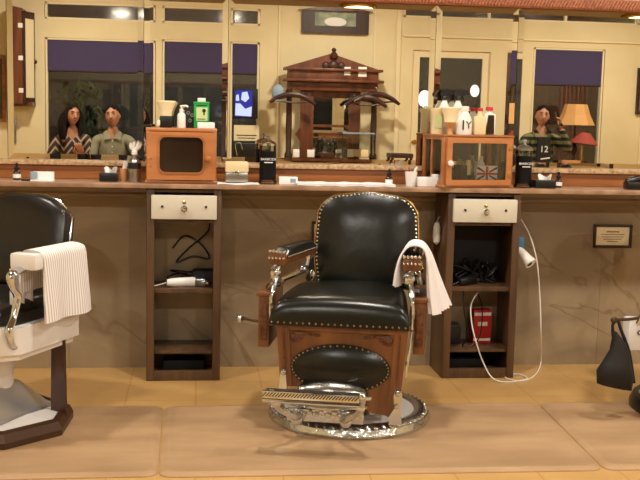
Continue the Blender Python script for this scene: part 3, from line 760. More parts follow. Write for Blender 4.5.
# right display cabinet
x0, x1 = 1.130, 1.508; cw = x1-x0; cd = .225; chh = .253
RC = thing('display_cabinet', 'glazed wooden display cabinet on the right counter', 'cabinet', ((x0+x1)/2-.012, -.158, CT), radians(13))
b = BM()
box(b, (0, 0, .008), (cw+.01, cd+.01, .014), bev=.004); box(b, (0, 0, chh-.005), (cw+.006, cd+.006, .010), bev=.003)
for sx in (-1, 1):
    for sy in (-1, 1): box(b, (sx*(cw/2-.011), sy*(cd/2-.011), chh/2), (.022, .022, chh-.018), bev=.002)
    for z in (.022, chh-.016): box(b, (sx*(cw/2-.010), 0, z), (.014, cd-.04, .018))
    box(b, (sx*(cw/2-.010), .02, chh/2), (.012, .014, chh-.03))
for z in (.022, chh-.016): box(b, (0, cd/2-.010, z), (cw-.04, .014, .018))
obj('frame', b, 'cabinet_wood_right', RC)
for sx in (-1, 1):
    b = BM(); box(b, (sx*(cw/2-.010), 0, chh/2), (.003, cd-.03, chh-.04)); obj('side_pane', b, 'clear_glass', RC, False)
b = BM(); framed(b, cw-.03, chh-.026, rrect(cw-.085, chh-.078, .003, 6, .0, chh/2), -cd/2-.014, -cd/2-.001, chh/2)
rd = obj('door', b, 'cabinet_wood', RC)
b = BM(); box(b, (0, -cd/2-.006, chh/2), (cw-.08, .003, chh-.07)); obj('pane', b, 'clear_glass', rd, False)
b = BM(); lathe(b, [(.006, 0), (.006, .008), (.014, .015), (.013, .023), (0, .027)], (-cw/2+.026, -cd/2-.014, chh/2-.008), rot=(pi/2, 0, 0), seg=18); obj('knob', b, 'porcelain', rd)
for zz in (.06, .19):
    b = BM(); box(b, (cw/2-.026, -cd/2-.0155, zz), (.014, .003, .02), bev=.001); obj('hinge', b, 'brass', rd)
ax = (x0+x1)/2
def mug(x, y, m, lb, z=CT+.016, h=.09, r=.032):
    t = thing('mug', lb, 'mug', (x, y, z))
    b = BM(); lathe(b, [(0, 0), (r*.9, 0), (r, .006), (r, h), (r-.004, h), (r-.004, .006), (0, .006)], seg=22); obj('cup', b, m, t)
    b = BM(); tube(b, [(-r, 0, h*.8), (-r-.016, 0, h*.7), (-r-.018, 0, h*.4), (-r, 0, h*.2)], .004, 8); obj('handle', b, m, t)
mug(ax-.055, -.2, 'black_plastic', 'black shaving mug inside the display cabinet at left')
b = BM(); box(b, (ax-.015, -.14, CT+.036), (.1, .06, .038), bev=.006); tag(obj('dark_case', b, 'black_matte'), 'low dark case behind the mug in the display cabinet', 'case')
b = BM(); lathe(b, [(0, 0), (.018, 0), (.02, .03), (.014, .05), (.018, .075), (0, .09)], (ax-.095, -.17, CT+.016), seg=16); tag(obj('shaving_brush', b, 'steel'), 'silver-handled shaving brush at the left in the display cabinet', 'brush')
t = thing('flag_box', 'box printed with a union flag inside the display cabinet', 'box', (ax+.075, -.185, CT+.016))
b = BM(); box(b, (0, 0, .044), (.105, .05, .088), bev=.003); obj('box_body', b, 'white_paper', t)
b = BM(); 
for s1 in (-1, 1):
    for s2 in (-1, 1): prism(b, [(s1*.012, .050+s2*.012), (s1*.012, .050+s2*.005), (s1*.05, .050+s2*.024), (s1*.05, .050+s2*.033), (s1*.044, .050+s2*.033)][::s1*s2], -.0262, -.0252)
obj('dark_print', b, 'black_matte', t, False)
b = BM(); box(b, (0, -.0262, .050), (.102, .001, .010)); box(b, (0, -.0262, .046), (.012, .001, .080)); obj('red_print', b, 'red_box', t, False)
b = BM(); lathe(b, [(0, 0), (.02, 0), (.021, .08), (.012, .095), (.012, .11), (0, .11)], (ax+.01, -.10, CT+.016), seg=18); tag(obj('glass_bottle', b, 'cream_plastic'), 'pale bottle at the back middle of the display cabinet', 'bottle')
b = BM(); lathe(b, [(0, 0), (.02, 0), (.021, .09), (.01, .11), (.01, .13), (0, .13)], (ax+.075, -.10, CT+.016), seg=18); tag(obj('glass_bottle', b, 'white_plastic'), 'tall white bottle behind the flag box in the display cabinet', 'bottle')
# on top of the right cabinet
TOPR = CT+chh
neck_duster(X(450, -.19, 120), -.195, TOPR, 'flared cream neck duster with tan handle on the display cabinet', 1.0, False, 'tan_wood_handle')
t = thing('lotion_bottle', 'greenish cream bottle with flared top left of the tan-handled duster', 'bottle', (X(438, -.15, 120), -.14, TOPR))
b = BM(); lathe(b, [(0, 0), (.030, 0), (.030, .1), (.036, .112), (.036, .124), (0, .126)], seg=22, sy=.7); obj('flask', b, 'cream_plastic', t)
b = BM(); box(b, (0, -.0215, .058), (.034, .002, .06)); obj('printed_label', b, 'pale_label', t, False)
def trigger(px, y, lb, z0=TOPR, m='white_plastic', rz=0.0, h=.04):
    t = thing('spray_bottle', lb, 'bottle', (X(px, y, 115), y, z0), rz, 'black-headed spray bottles on the display cabinet')
    b = BM(); lathe(b, [(0, 0), (.027, 0), (.029, .006), (.028, .085+h), (.018, .105+h), (.012, .12+h), (.012, .128+h), (0, .128+h)], seg=20); obj('flask', b, m, t)
    b = BM(); lathe(b, [(0, .125), (.015, .125), (.015, .142), (.01, .15), (0, .15)], seg=14)
    prism(b, [(-.032, .148), (.018, .144), (.022, .158), (.010, .176), (-.020, .178), (-.042, .168), (-.046, .158)], -.012, .012)
    tube(b, [(-.018, 0, .15), (-.028, 0, .135), (-.026, 0, .118)], [.006, .005, .004], 8); obj('trigger_head', b, 'black_plastic', t, loc=(0, 0, h)); return t
trigger(444, -.08, 'black-headed spray bottle standing behind the tan-handled duster', rz=pi*.92)
trigger(457.5, -.08, 'black-headed spray bottle standing behind the LY bottle', rz=pi*1.05)
t = thing('powder_bottle', 'white bottle lettered LY in the middle of the display cabinet top', 'bottle', (X(464.5, -.2, 120), -.2, TOPR))
b = BM(); lathe(b, [(0, 0), (.036, 0), (.038, .006), (.037, .065), (.030, .085), (.020, .104), (.018, .112), (.021, .114), (.021, .132), (.018, .135), (0, .136)], seg=28, sy=.75); obj('flask', b, 'white_plastic', t)
b = BM(); box(b, (-.013, -.0292, .046), (.007, .003, .046)); obj('lettering', b, 'black_matte', t, False)
text('lettering', 'Y', .05, (.014, -.0305, .045), (pi/2, 0, 0), 'black_matte', t)
t = thing('tonic_bottle', 'cream square bottle with red cap on the display cabinet', 'bottle', (X(479.5, -.2, 120), -.205, TOPR))
b = BM(); box(b, (0, 0, .045), (.056, .036, .09), bev=.006); lathe(b, [(.015, .088), (.012, .1), (.012, .115), (0, .116)], seg=14); obj('flask', b, 'cream_plastic', t)
b = BM(); lathe(b, [(0, .114), (.014, .114), (.013, .128), (0, .13)], seg=14); obj('cap', b, 'red_plastic', t)
t = thing('tonic_bottle', 'white bottle with dark slanted label and red cap at the cabinet corner', 'bottle', (X(490.5, -.19, 120), -.165, TOPR))
b = BM(); box(b, (0, 0, .052), (.060, .036, .104), bev=.01); lathe(b, [(.018, .1), (.014, .112), (.014, .120), (0, .12)], seg=14); obj('flask', b, 'white_plastic', t)
b = BM(); prism(b, [(-.022, .004), (.022, .004), (.019, .096), (-.010, .096)], -.0205, -.0185); obj('dark_label', b, 'smoke_glass', t)
b = BM(); lathe(b, [(0, .118), (.020, .118), (.017, .134), (0, .136)], seg=14); obj('cap', b, 'red_plastic', t)
t = thing('clipper_stand', 'black charging stand with clipper at the far right of the counter', 'stand', (X(634, -.2), -.2, CT))
b = BM(); box(b, (0, 0, .02), (.085, .07, .04), bev=.01); obj('base', b, 'black_plastic', t)
b = BM(); lathe(b, [(0, -.04), (.017, -.035), (.02, .0), (.017, .03), (0, .035)], (-.005, 0, .045), rot=(0, 1.3, 0), seg=14); obj('clipper', b, 'black_plastic', t)

# ================================================================== OAK BARBER CHAIR
CHX, CHY, CRZ = .638, -.905, radians(-14)
K = thing('barber_chair', 'antique oak barber chair with black leather, brass nails and chrome base', 'barber chair', (CHX, CHY, 0.013), CRZ)
dz = -.013
def N3(bm, c, r=.0052, nrm=None):
    t = bmesh.new(); bmesh.ops.create_uvsphere(t, u_segments=8, v_segments=5, radius=r); _merge(bm, t, Matrix.Translation(c))
# base: ornate ring, enamel disc
b = BM(); lathe(b, [(.27, .0), (.335, .0), (.340, .012), (.332, .034), (.312, .047), (.292, .050), (.276, .046), (.27, .04)], (.0, 0, 0), seg=64, cap=False); 
for i in range(60):
    a = 2*pi*i/60; ball(b, (.0+.318*cos(a), .318*sin(a), .039), (.015, .007, .008), 8, rot=(0, 0, a+.6))
obj('base_ring', b, 'ornate_chrome', K)
b = BM(); lathe(b, [(0, .004), (.274, .004), (.274, .040), (.2, .044), (0, .046)], (.0, 0, 0), seg=48); obj('base_plate', b, 'enamel_white', K)
b = BM(); lathe(b, [(.17, .045), (.165, .06), (.12, .085), (.10, .12), (.11, .16), (.15, .20), (.16, .22)], (.01, 0.01, 0), seg=40); obj('pedestal', b, 'tarnished_chrome', K)
# body box, tapering downward, with corner posts
def taperbox(bm, x0, x1, y0, y1, z0, z1, kx, ky=1.0, cx=-.02, cy=-.03):
    vs = []
    for z, k, k2 in ((z0, kx, ky), (z1, 1, 1)):
        for x, y in ((x0, y0), (x1, y0), (x1, y1), (x0, y1)): vs.append(bm.verts.new((cx+(x-cx)*k, cy+(y-cy)*k2, z)))
    for q in ((3, 2, 1, 0), (4, 5, 6, 7), (0, 1, 5, 4), (1, 2, 6, 5), (2, 3, 7, 6), (3, 0, 4, 7)): bm.faces.new([vs[i] for i in q])
FX0, FX1 = -.278, .238
b = BM(); taperbox(b, FX0+.03, FX1-.03, -.248, .2, .20, .455, .93); obj('body', b, 'chair_oak', K, smooth=False, loc=(.008, 0, -.024))
# front frame: posts, top rail, arched bottom rail
def Lx(x, z): return -.02+(x+.02)*(1-(.455-z)/.35*.11)
for s in (0, 1):
    xa = FX0 if s == 0 else FX1-.05; z0 = .205 if s == 0 else .105
    b = BM(); prism(b, [(Lx(xa, z0), z0), (Lx(xa+.05, z0), z0), (Lx(xa+.05, .455), .455), (Lx(xa, .455), .455)], -.27, -.215); 
    p_ = obj('corner_post', b, 'chair_oak', K, smooth=False, loc=(.008, 0, -.024))
    b = BM(); box(b, (Lx(xa+.025, .33), -.272, .33), (.006, .008, .2), rot=(0, (-.045 if s == 0 else .045), 0)); obj('groove', b, 'chair_oak_carved', p_)
b = BM(); prism(b, [(FX0+.048, .455), (FX1-.048, .455), (Lx(FX1-.05, .2), .105), (.10, .115), (.02, .165), (-.08, .195), (Lx(FX0+.05, .2), .205)], -.262, -.235)
obj('front_panel', b, 'chair_oak', K, smooth=False, loc=(.008, 0, -.024))
b = BM(); box(b, (-.02, -.268, .442), (.42, .014, .02), bev=.004); obj('top_rail', b, 'chair_oak', K, loc=(.008, 0, -.024))
for s in (-1, 1):
    b = BM()
    for i in range(5):
        a = i*.33+.08; L = .055-.004*i
        c = Vector((-.02+s*(.195-.0), -.266, .422))
        d = Vector((-s*cos(a), 0, -sin(a)))
        ball(b, c+d*L*.55, (L*.5, .007, .0085), 10, rot=(0, (a if s < 0 else pi-a), 0))
    for q in range(3): ball(b, (-.02+s*(.14-.022*q), -.265, .421-.003*q), (.012, .005, .006), 8)
    obj('carving', b, 'chair_oak_carved', K, loc=(.008, 0, -.024))
# oval leather panel
ov = [(-.027+.196*cos(a), .288+.096*sin(a)) for a in [2*pi*i/48 for i in range(48)]]
b = BM(); pad(b, ov, -.027, .288, -.262, -.272, .030); op = obj('oval_pad', b, 'black_leather', K, loc=(.012, 0, -.024))
b = BM()
for i in range(46):
    a = 2*pi*i/46; N3(b, (-.027+.189*cos(a), -.275, .288+.090*sin(a)), .0042)
obj('nail_trim', b, 'aged_nail', op)
# side panels of the body and wing boxes
for s, xo in ((-1, -.335), (1, .286)):
    b = BM(); box(b, (xo, -.02, .42), (.045, .34, .21), bev=.004); wg = obj('side_wing', b, 'chair_oak', K)
    b = BM(); box(b, (xo, -.02, .532), (.062, .36, .018), bev=.006); obj('cap_rail', b, 'chair_oak', wg)
    b = BM(); box(b, (xo-.0*s, -.194, .42), (.03, .008, .15), bev=.003); obj('carved_panel', b, 'chair_oak_carved', wg)
# seat cushion
def cushion(bm, w_, d_, h, z0, cx, cy, crown=.3, nx=18, ny=14, narrow=.82, pw=7):
    def f(u, v):
        x = (u-.5)*2; y = (v-.5)*2
        # map to a rounder grid near the rim
        x = sin(x*pi/2); y = sin(y*pi/2)
        kx = 1-(1-narrow)*(y*.5+.5)
        hx = max(0, 1-abs(x)**pw)**(1/3); hy = max(0, 1-abs(y)**pw)**(1/3)
        cr = 1-crown*(.55*x*x+.45*y*y)
        return (cx+x*w_/2*kx, cy+y*d_/2, z0+h*hx*hy*cr)
    surf(bm, f, nx, ny)
    n0 = len(bm.verts)
    vs = [bm.verts.new((cx+sx*w_/2*(1 if sy < 0 else narrow), cy+sy*d_/2, z0)) for sx, sy in ((-1, -1), (1, -1), (1, 1), (-1, 1))]
    bm.faces.new(vs)
    bmesh.ops.remove_doubles(bm, verts=bm.verts[:], dist=1e-4)
b = BM(); 
# apron band of the seat plus crowned top
def seat_outline(z, grow=0):
    return [(-.292-grow, -.285-grow), (.250+grow, -.285-grow), (.225+grow, .205+grow), (-.265-grow, .205+grow)]
cushion(b, .548, .52, .124, .430, -.023, -.035, .26, 36, 26, .88, 12)
seat = obj('seat', b, 'black_leather', K, angle=1.2)
b = BM()
for i in range(22): N3(b, (-.285+i*.0248, -.2940, .441), .0045)
for s in (-1, 1):
    for i in range(14): N3(b, (-.296+.030*i/13 if s < 0 else .250-.030*i/13, -.27+i*.035, .441), .0045)
obj('nail_trim', b, 'aged_nail', seat)
# back
def arch(w_, z0, z1, r, n=12, cx=0.0, bulge=.012):
    P = [(cx-w_/2*.95, z0), (cx+w_/2*.95, z0)]
    for k in range(1, 6): P.append((cx+w_/2*(.95+.05*k/6)+bulge*sin(pi*k/6), z0+(z1-r-z0)*k/6))
    for k in range(n+1):
        a = k/n*pi/2; P.append((cx+w_/2-r+r*cos(a)**.9 if a < pi/2-1e-6 else cx+w_/2-r, z1-r*.8-.012+r*.8*sin(a)))
    for k in range(1, 8): t_ = k/8; P.append((cx+(w_/2-r)*(1-2*t_), z1-.012+.012*sin(pi*t_)))
    for k in range(n+1):
        a = pi/2+k/n*pi/2; P.append((cx-w_/2+r+r*(-(abs(cos(a))**.9)), z1-r*.8-.012+r*.8*sin(a)))
    for k in range(5, 0, -1): P.append((cx-w_/2*(.95+.05*k/6)-bulge*sin(pi*k/6), z0+(z1-r-z0)*k/6))
    return P
BR = bpy.data.objects.new('backrest', None)
tilt = radians(-10)
ar = arch(.436, .0, .415, .13)
b = BM(); pad(b, ar, 0, .2, .03, -.012, .034, 9, 3.0); br = obj('backrest', b, 'black_leather', K, loc=(.036, .222, .508), rot=(tilt, 0, 0))
b = BM(); tube(b, [(x*1.0, -.006, z) for x, z in ar[::2]], .0055, 8, 2, closed=True); obj('piping', b, 'brass', br)
b = BM(); P = [(x, z) for x, z in ar]
# nails evenly along the outline
tot = 0; seg_ = []
for p, q in zip(P, P[1:]+P[:1]): seg_.append((tot, p, q)); tot += hypot(q[0]-p[0], q[1]-p[1])
k = 0.0
while k < tot:
    for s0, p, q in reversed(seg_):
        if k >= s0:
            L_ = hypot(q[0]-p[0], q[1]-p[1]); t_ = (k-s0)/L_ if L_ else 0
            x = p[0]+(q[0]-p[0])*t_; z = p[1]+(q[1]-p[1])*t_; x = x*.965; z = .2+(z-.2)*.965
            if z > .02: N3(b, (x, -.0145, z), .0052)
            break
    k += .0178
obj('nail_trim', b, 'nail_metal', br)
b = BM(); pad(b, [(x*1.02, .2+(z-.2)*1.02) for x, z in ar], 0, .2, .045, .03, 0.0, 3); obj('back_board', b, 'chair_oak', br)
# iron side brackets and chrome pivots
for s in (-1, 1):
    b = BM()
    prism(b, [(s*.20, .0), (s*.245, .0), (s*.262, .03), (s*.245, .06), (s*.255, .10), (s*.225, .13), (s*.20, .12)][::s], .0, .02); bk = obj('back_bracket', b, 'black_plastic', K, loc=(.036, .215, .508), rot=(tilt, 0, 0), smooth=False)
    b = BM(); ball(b, (s*.232, -.003, .05), (.012, .006, .02), 10); obj('boss', b, 'chrome', bk)
# arms
def arm(s):
    if s < 0:
        A, Bk = Vector((-.283, -.175, .690)), Vector((-.205, .20, .690))
    else:
        A, Bk = Vector((.248, -.175, .688)), Vector((.245, .20, .690))
    d = (Bk-A); L = d.length; ang = atan2(d.y, d.x)-pi/2
    e = bpy.data.objects.new('armrest', None)
    b = BM(); box(b, (0, L/2, -.024), (.062, L, .026), bev=.006); box(b, (0, -.0, -.018), (.070, .03, .046), bev=.008)
    rail = obj('armrest', b, 'chair_oak', K, loc=A, rot=(0, 0, ang))
    b = BM()
    def f(u, v):
        a = (u-.5)*2; y = .012+v*(L-.03); hy = max(0, 1-abs(2*v-1)**9)**.4
        return (a*.038, y-.0, -.008+.036*max(0, 1-abs(a)**3.2)**.5*hy)
    surf(b, f, 12, 14); 
    vs = [b.verts.new(v) for v in ((-.038, .012, -.012), (.038, .012, -.012), (.038, L-.018, -.012), (-.038, L-.018, -.012))]; b.faces.new(vs[::-1])
    obj('arm_pad', b, 'black_leather', rail)
    b = BM()
    for i in range(5): N3(b, (-.030+i*.015, -.012, .014), .0075)
    for i in range(5): N3(b, (-.030+i*.015, -.018, -.012), .006)
    for i in range(16):
        for q in (-1, 1): N3(b, (q*.037, .02+i*(L-.04)/15, -.008), .0045)
    obj('nail_trim', b, 'nail_metal', rail)
    # scrolled chrome support under the front
    b = BM(); xo = -.325 if s < 0 else .286
    tube(b, [(A.x, A.y+.01, A.z-.035), (A.x-.012, A.y-.015, A.z-.075), (A.x+.004, A.y-.005, A.z-.115), (xo-s*.02, A.y+.02, .565), (xo, A.y+.05, .545)], [.014, .02, .012, .018, .016], 10, 6)
    ball(b, (A.x-.006, A.y-.018, A.z-.07), (.022, .014, .018), 12)
    obj('arm_support', b, 'chrome', K)
    b = BM(); xs_ = -.296 if s < 0 else .258
    zz = [.60, .565, .53, .49, .45, .42]
    tube(b, [(A.x+(xs_-A.x)*min(1, i/2), -.20-.045*min(1, i/2)+(.004 if i % 2 else -.004), z) for i, z in enumerate(zz)], [.008, .012, .008, .011, .007, .008], 8, 5)
    obj('side_scroll', b, 'ornate_chrome', K)
    b = BM(); tube(b, [(Bk.x, Bk.y-.05, Bk.z-.03), (Bk.x-s*.0, Bk.y-.06, .62), (Bk.x+s*.02, Bk.y-.05, .585), (xo-s*.01, Bk.y-.06, .54)], [.012, .009, .016, .012], 8, 5); ball(b, (Bk.x-s*(-.02), Bk.y-.07, .59), .017, 10); obj('rear_support', b, 'chrome', K)
arm(-1); arm(1)
# long chrome strip down the right front edge of the body
b = BM(); tube(b, [(.262, -.25, .42), (.256, -.262, .36), (.246, -.262, .30), (.242, -.262, .24)], [.007, .005, .007, .004], 8); obj('edge_strip', b, 'chrome', K)
# chrome foot brackets on the body
b = BM(); prism(b, [(.170, .085), (.222, .085), (.214, .15), (.220, .205), (.214, .222), (.192, .222), (.186, .20), (.190, .15), (.172, .12)], -.288, -.268); ball(b, (.203, -.29, .212), .013, 10); ball(b, (.198, -.29, .16), .011, 10)
bb = obj('foot_bracket', b, 'chrome', K, loc=(.012, 0, -.030))
b = BM(); prism(b, [(-.262, .13), (-.226, .13), (-.232, .20), (-.236, .245), (-.258, .245), (-.262, .20)], -.288, -.268); ball(b, (-.247, -.28, .25), .014, 10); obj('foot_bracket', b, 'chrome', K, loc=(.01, 0, -.01))
# footrest
b = BM(); fx = -.092; 
box(b, (fx, -.518, .222), (.352, .066, .016), bev=.003); ft = obj('footrest', b, 'steel', K, rot=(0, 0, 0))
b = BM(); box(b, (fx, -.552, .224), (.358, .012, .028), bev=.003); obj('front_band', b, 'chrome', ft)
b = BM()
for i in range(30): box(b, (fx-.170+i*.0117, -.558, .226), (.0035, .004, .020), rot=(0, .75, 0))
obj('band_pattern', b, 'black_plastic', ft)
b = BM()
for i in range(28): box(b, (fx-.160+i*.0118, -.518, .2305), (.004, .055, .003), rot=(0, 0, .3))
obj('tread_ribs', b, 'steel', ft)
b = BM(); tube(b, [(fx-.178, -.552, .203), (fx+.178, -.552, .203)], .010, 10); obj('lower_bar', b, 'chrome', ft)
b = BM(); tube(b, [(fx+.182, -.55, .226), (fx+.215, -.52, .222)], .009, 10); ball(b, (fx+.188, -.55, .233), .015, 10); obj('end_knob', b, 'chrome', ft)
for s, xx in ((-1, fx-.150), (1, fx+.190)):
    b = BM(); tube(b, [(xx, -.53, .225), (xx-.004*s, -.50, .19), (xx-s*.02, -.47, .15), (xx-s*.06, -.42, .115), (xx-s*.085, -.36, .085), (xx-s*.085, -.30, .08), (xx-s*.07, -.22, .12)], [.014, .010, .013, .016, .018, .015, .012], 10, 6)
    ball(b, (xx-s*.012, -.49, .175), (.02, .014, .02), 10); ball(b, (xx-s*.075, -.38, .085), (.024, .018, .026), 10)
    obj('footrest_arm', b, 'ornate_chrome', K)
b = BM(); box(b, (-.06, -.345, .093), (.30, .018, .05), bev=.006)
for i in range(12): ball(b, (-.195+i*.0245, -.356, .10+.008*(i % 2)), (.013, .008, .012), 8)
obj('lower_rail', b, 'ornate_chrome', K)
b = BM(); tube(b, [(-.22, -.335, .135), (-.06, -.35, .128), (.10, -.335, .135)], [.008, .014, .008], 8); obj('cross_bar', b, 'chrome', K)
b = BM(); lathe(b, [(0, -.14), (.03, -.13), (.052, -.06), (.056, 0), (.052, .06), (.03, .13), (0, .14)], (-.04, -.28, .165), rot=(0, pi/2, 0), seg=20); obj('heel_roller', b, 'tarnished_chrome', K)
# lever
b = BM(); tube(b, [(-.34, .02, .372), (-.40, .0, .378), (-.455, -.02, .390)], [.011, .009, .012], 8); ball(b, (-.465, -.022, .393), .019, 12); obj('lever', b, 'chrome', K)

# towel on the right arm
tw = thing('hand_towel', 'white towel draped over the right arm of the oak chair', 'towel', (CHX, CHY, .013), CRZ)
def drape(bm, path, y0, y1, nu, amp, freq, th=.004, flare=0.0, seed=0):
    """cloth whose cross-section path lies in xz, spread over y with folds growing downward"""
    P = catmull(path, 6); n = len(P)-1
    def f(u, v):
        i = min(n, int(u*n+.5)); p = P[i]; top = max(0.0, (path[len(path)//2][2]-p.z))
        yy = y0+(y1-y0)*v; fold = amp*top*sin(freq*v*pi+seed)
        return (p.x+fold+flare*top*(v-.5), yy+.3*fold+(v-.5)*top*.15, p.z+.01*sin(freq*v*2+seed)*top)
    surf(bm, f, n, nu, th)
b = BM()
drape(b, [(.200, 0, .58), (.198, 0, .64), (.206, 0, .705), (.236, 0, .744), (.285, 0, .742), (.312, 0, .70), (.330, 0, .62), (.348, 0, .54), (.365, 0, .475)], -.165, .03, 40, .085, 11, .005, .22)
obj('cloth', b, 'towel_white', tw)

# ================================================================== WHITE BARBER CHAIRS
def white_chair(loc, rz, lb, octo=True, extra=True):
    t = thing('barber_chair', lb, 'barber chair', loc, rz)
    inv = -rz
    KX = .84
    n, R0 = (8, .322) if octo else (48, .325)
    a0 = radians(19.3)+inv if octo else 0
    rim, top = ('bronze_rim', 'enamel_white')
    b = BM(); lathe(b, [(R0*.9, 0), (R0, 0), (R0*1.0, .022), (R0*.955, .052), (R0*.88, .060), (R0*.86, .05)], seg=n, a0=a0, cap=False); obj('base_rim', b, rim if octo else 'black_plastic', t, smooth=not octo)
    b = BM(); lathe(b, [(0, .002), (R0*.89, .002), (R0*.865, .052), (R0*.5, .066), (0, .07)], seg=n, a0=a0); obj('base_plate', b, top, t, smooth=not octo)
    b = BM(); lathe(b, [(.235, .064), (.225, .075), (.11, .175), (.10, .18), (0, .18)], (0, 0, 0), seg=4, a0=inv+radians(14)); obj('skirt', b, 'brushed_chrome', t, smooth=False)
    b = BM(); lathe(b, [(.088, .13), (.088, .28), (.12, .31), (.16, .335), (0, .335)], seg=28); obj('column', b, 'enamel_white', t)
    # faceted seat box
    b = BM(); pts_ = [(x_*KX, y_) for x_, y_ in ((-.20, -.29), (.20, -.29), (.325, -.18), (.325, .20), (.25, .28), (-.25, .28), (-.325, .20), (-.325, -.18))]
    prism(b, pts_, .350, .450, plane='xy'); prism(b, [(x*.93, y*.93) for x, y in pts_], .325, .351, plane='xy'); obj('seat_box', b, 'enamel_white', t, smooth=False)
    b = BM(); prism(b, [(x*.86, y*.86) for x, y in pts_], .450, .490, plane='xy'); obj('seat_band', b, 'black_leather_left', t, smooth=False)
    b = BM()
    cushion(b, .42, .46, .05, .490, 0, 0, .25, 16, 12, .95); obj('seat', b, 'black_leather_left', t, angle=1.2)
    # angular backrest
    bo = [(x_*.90, z_) for x_, z_ in ((-.225, 0), (.225, 0), (.232, .12), (.232, .30), (.16, .365), (.085, .385), (-.085, .385), (-.16, .365), (-.232, .30), (-.232, .12))]
    b = BM(); pad(b, bo, 0, .2, .05, -.02, .03, 8, 4.0); br_ = obj('backrest', b, 'black_leather_left', t, angle=1.1, loc=(-.050, .25, .515), rot=(radians(-10), 0, 0))
    b = BM(); tube(b, [(x*1.005, .03, z) for x, z in bo[2:]], .005, 8, 1); obj('back_rim', b, 'chrome', br_)
    for s in (-1, 1):
        b = BM()
        box(b, (s*.262, .03, .690), (.080, .36, .050), bev=.012); box(b, (s*.262, -.125, .688), (.112, .055, .062), bev=.012); ap = obj('armrest', b, 'porcelain', t)
        b = BM(); tube(b, [(s*.255, -.14, .660), (s*.252, -.205, .645), (s*.252, -.20, .60), (s*.252, -.17, .56), (s*.252, -.195, .49), (s*.252, -.225, .44), (s*.252, -.20, .38), (s*.252, -.15, .38)], [.012, .014, .010, .012, .010, .012, .011, .008], 10, 6, flat=1.3); obj('arm_scroll', b, 'chrome', t)
        b = BM(); box(b, (s*.262, .17, .56), (.03, .05, .22), bev=.006); obj('arm_post', b, 'enamel_white', t)
    if not extra: return t
    b = BM(); tube(b, [(-.14, -.27, .40), (-.14, -.42, .30), (-.14, -.50, .18)], .014, 8); tube(b, [(.14, -.27, .40), (.14, -.42, .30), (.14, -.50, .18)], .014, 8); obj('footrest_arm', b, 'chrome', t)
    b = BM(); box(b, (0, -.53, .17), (.38, .10, .02), rot=(.2, 0, 0), bev=.004); obj('footrest', b, 'chrome', t)
    return t
LRZ = radians(-26); LO = Vector((-.80, -.985, .013))
white_chair(LO, LRZ, 'white enamel barber chair with angular black back at the left edge')
RO = Vector((2.225, -.90, .013))
rc = white_chair(RO, radians(-22), 'white barber chair on a round black base cut by the right edge', octo=False, extra=False)
q0, q1 = AT(626, 317, -.93), AT(646, 349, -.93)
Mi = Matrix.Rotation(radians(22), 3, 'Z'); cc = Mi @ (Vector(((q0.x+q1.x)/2, -.93, (q0.z+q1.z)/2))-RO)
b = BM(); box(b, (0, 0, 0), (q1.x-q0.x, .07, q0.z-q1.z), bev=.012); box(b, (.12, .0, -.0), (.24, .05, .06), bev=.01); obj('side_casting', b, 'porcelain', rc, loc=cc, rot=(0, 0, radians(22)))
b = BM(); tube(b, [(-.01, -.04, .05), (.0, -.045, .09), (.02, -.04, .13)], [.012, .009, .014], 8); ball(b, (.0, -.037, .01), .014, 10); obj('hinge_pin', b, 'chrome', rc, loc=cc, rot=(0, 0, radians(22)))
# towels over the left chair arm
tt = thing('hand_towel', 'ribbed white towel folded over the arm of the white chair', 'towel', LO, LRZ)
b = BM(); drape(b, [(.203, 0, .56), (.203, 0, .62), (.205, 0, .69), (.225, 0, .722), (.277, 0, .722), (.304, 0, .705), (.312, 0, .65), (.318, 0, .57), (.323, 0, .505), (.326, 0, .455)], -.085, .20, 20, .04, 3.2, .008)
obj('cloth', b, 'towel_ribbed', tt)
tt = thing('hand_towel', 'white towel hanging in folds inside the white chair arm', 'towel', LO, LRZ)
b = BM(); surf(b, lambda u, v: (.190+.010*sin(v*14), -.13+.13*v+.0*u, .655-.165*u), 8, 22, .005); obj('cloth', b, 'towel_white', tt)
# strop hanging from the left chair
p0, p1 = AT(58, 318, -.98), AT(58, 416, -.98)
t = thing('razor_strop', 'long brown leather strop hanging beside the white chair at left', 'strop', (p0.x, -.98, 0), LRZ)
b = BM(); prism(b, [(-.026, .505), (.026, .505), (.030, .35), (.036, p1.z), (-.034, p1.z-.005), (-.028, .35)], -.006, .006); obj('strap', b, 'strop_leather', t, smooth=False)
b = BM(); box(b, (0, 0, .512), (.06, .02, .03), bev=.004); obj('clip', b, 'chrome', t)
# black cover hanging beside the right chair
Y0 = -1.0
def W2(px, py): p = AT(px, py, Y0); return (p.x, p.z)
t = thing('leather_strop', 'black flared leather strop hanging from a clasp at the right edge', 'strop', (0, 0, 0))
b = BM()
S = [((611, 329), (617, 332), .012), ((612, 338), (625, 342), .022), ((610, 350), (629, 352), .035), ((603, 362), (631, 366), .05), ((597, 371), (633, 377), .06)]
rings = []
for (a, c, th_) in S:
    A, Cc = W2(*a), W2(*c); mx = ((A[0]+Cc[0])/2, (A[1]+Cc[1])/2); hx = ((Cc[0]-A[0])/2, (Cc[1]-A[1])/2)
    rings.append([b.verts.new((mx[0]+hx[0]*cos(k*pi/8), Y0+th_*sin(k*pi/8), mx[1]+hx[1]*cos(k*pi/8))) for k in range(16)])
e1 = [W2(600, 378), W2(608, 389), W2(622, 391), W2(635, 389)]
for A, Cc in zip(rings, rings[1:]):
    for k in range(16): b.faces.new((A[k], A[(k+1) % 16], Cc[(k+1) % 16], Cc[k]))
lo_ = [b.verts.new((v.co.x*.98+.02*W2(618, 385)[0], v.co.y*.4+Y0*.6, v.co.z-.055-.012*sin(k*pi/8*1.0+.4))) for k, v in enumerate(rings[-1])]
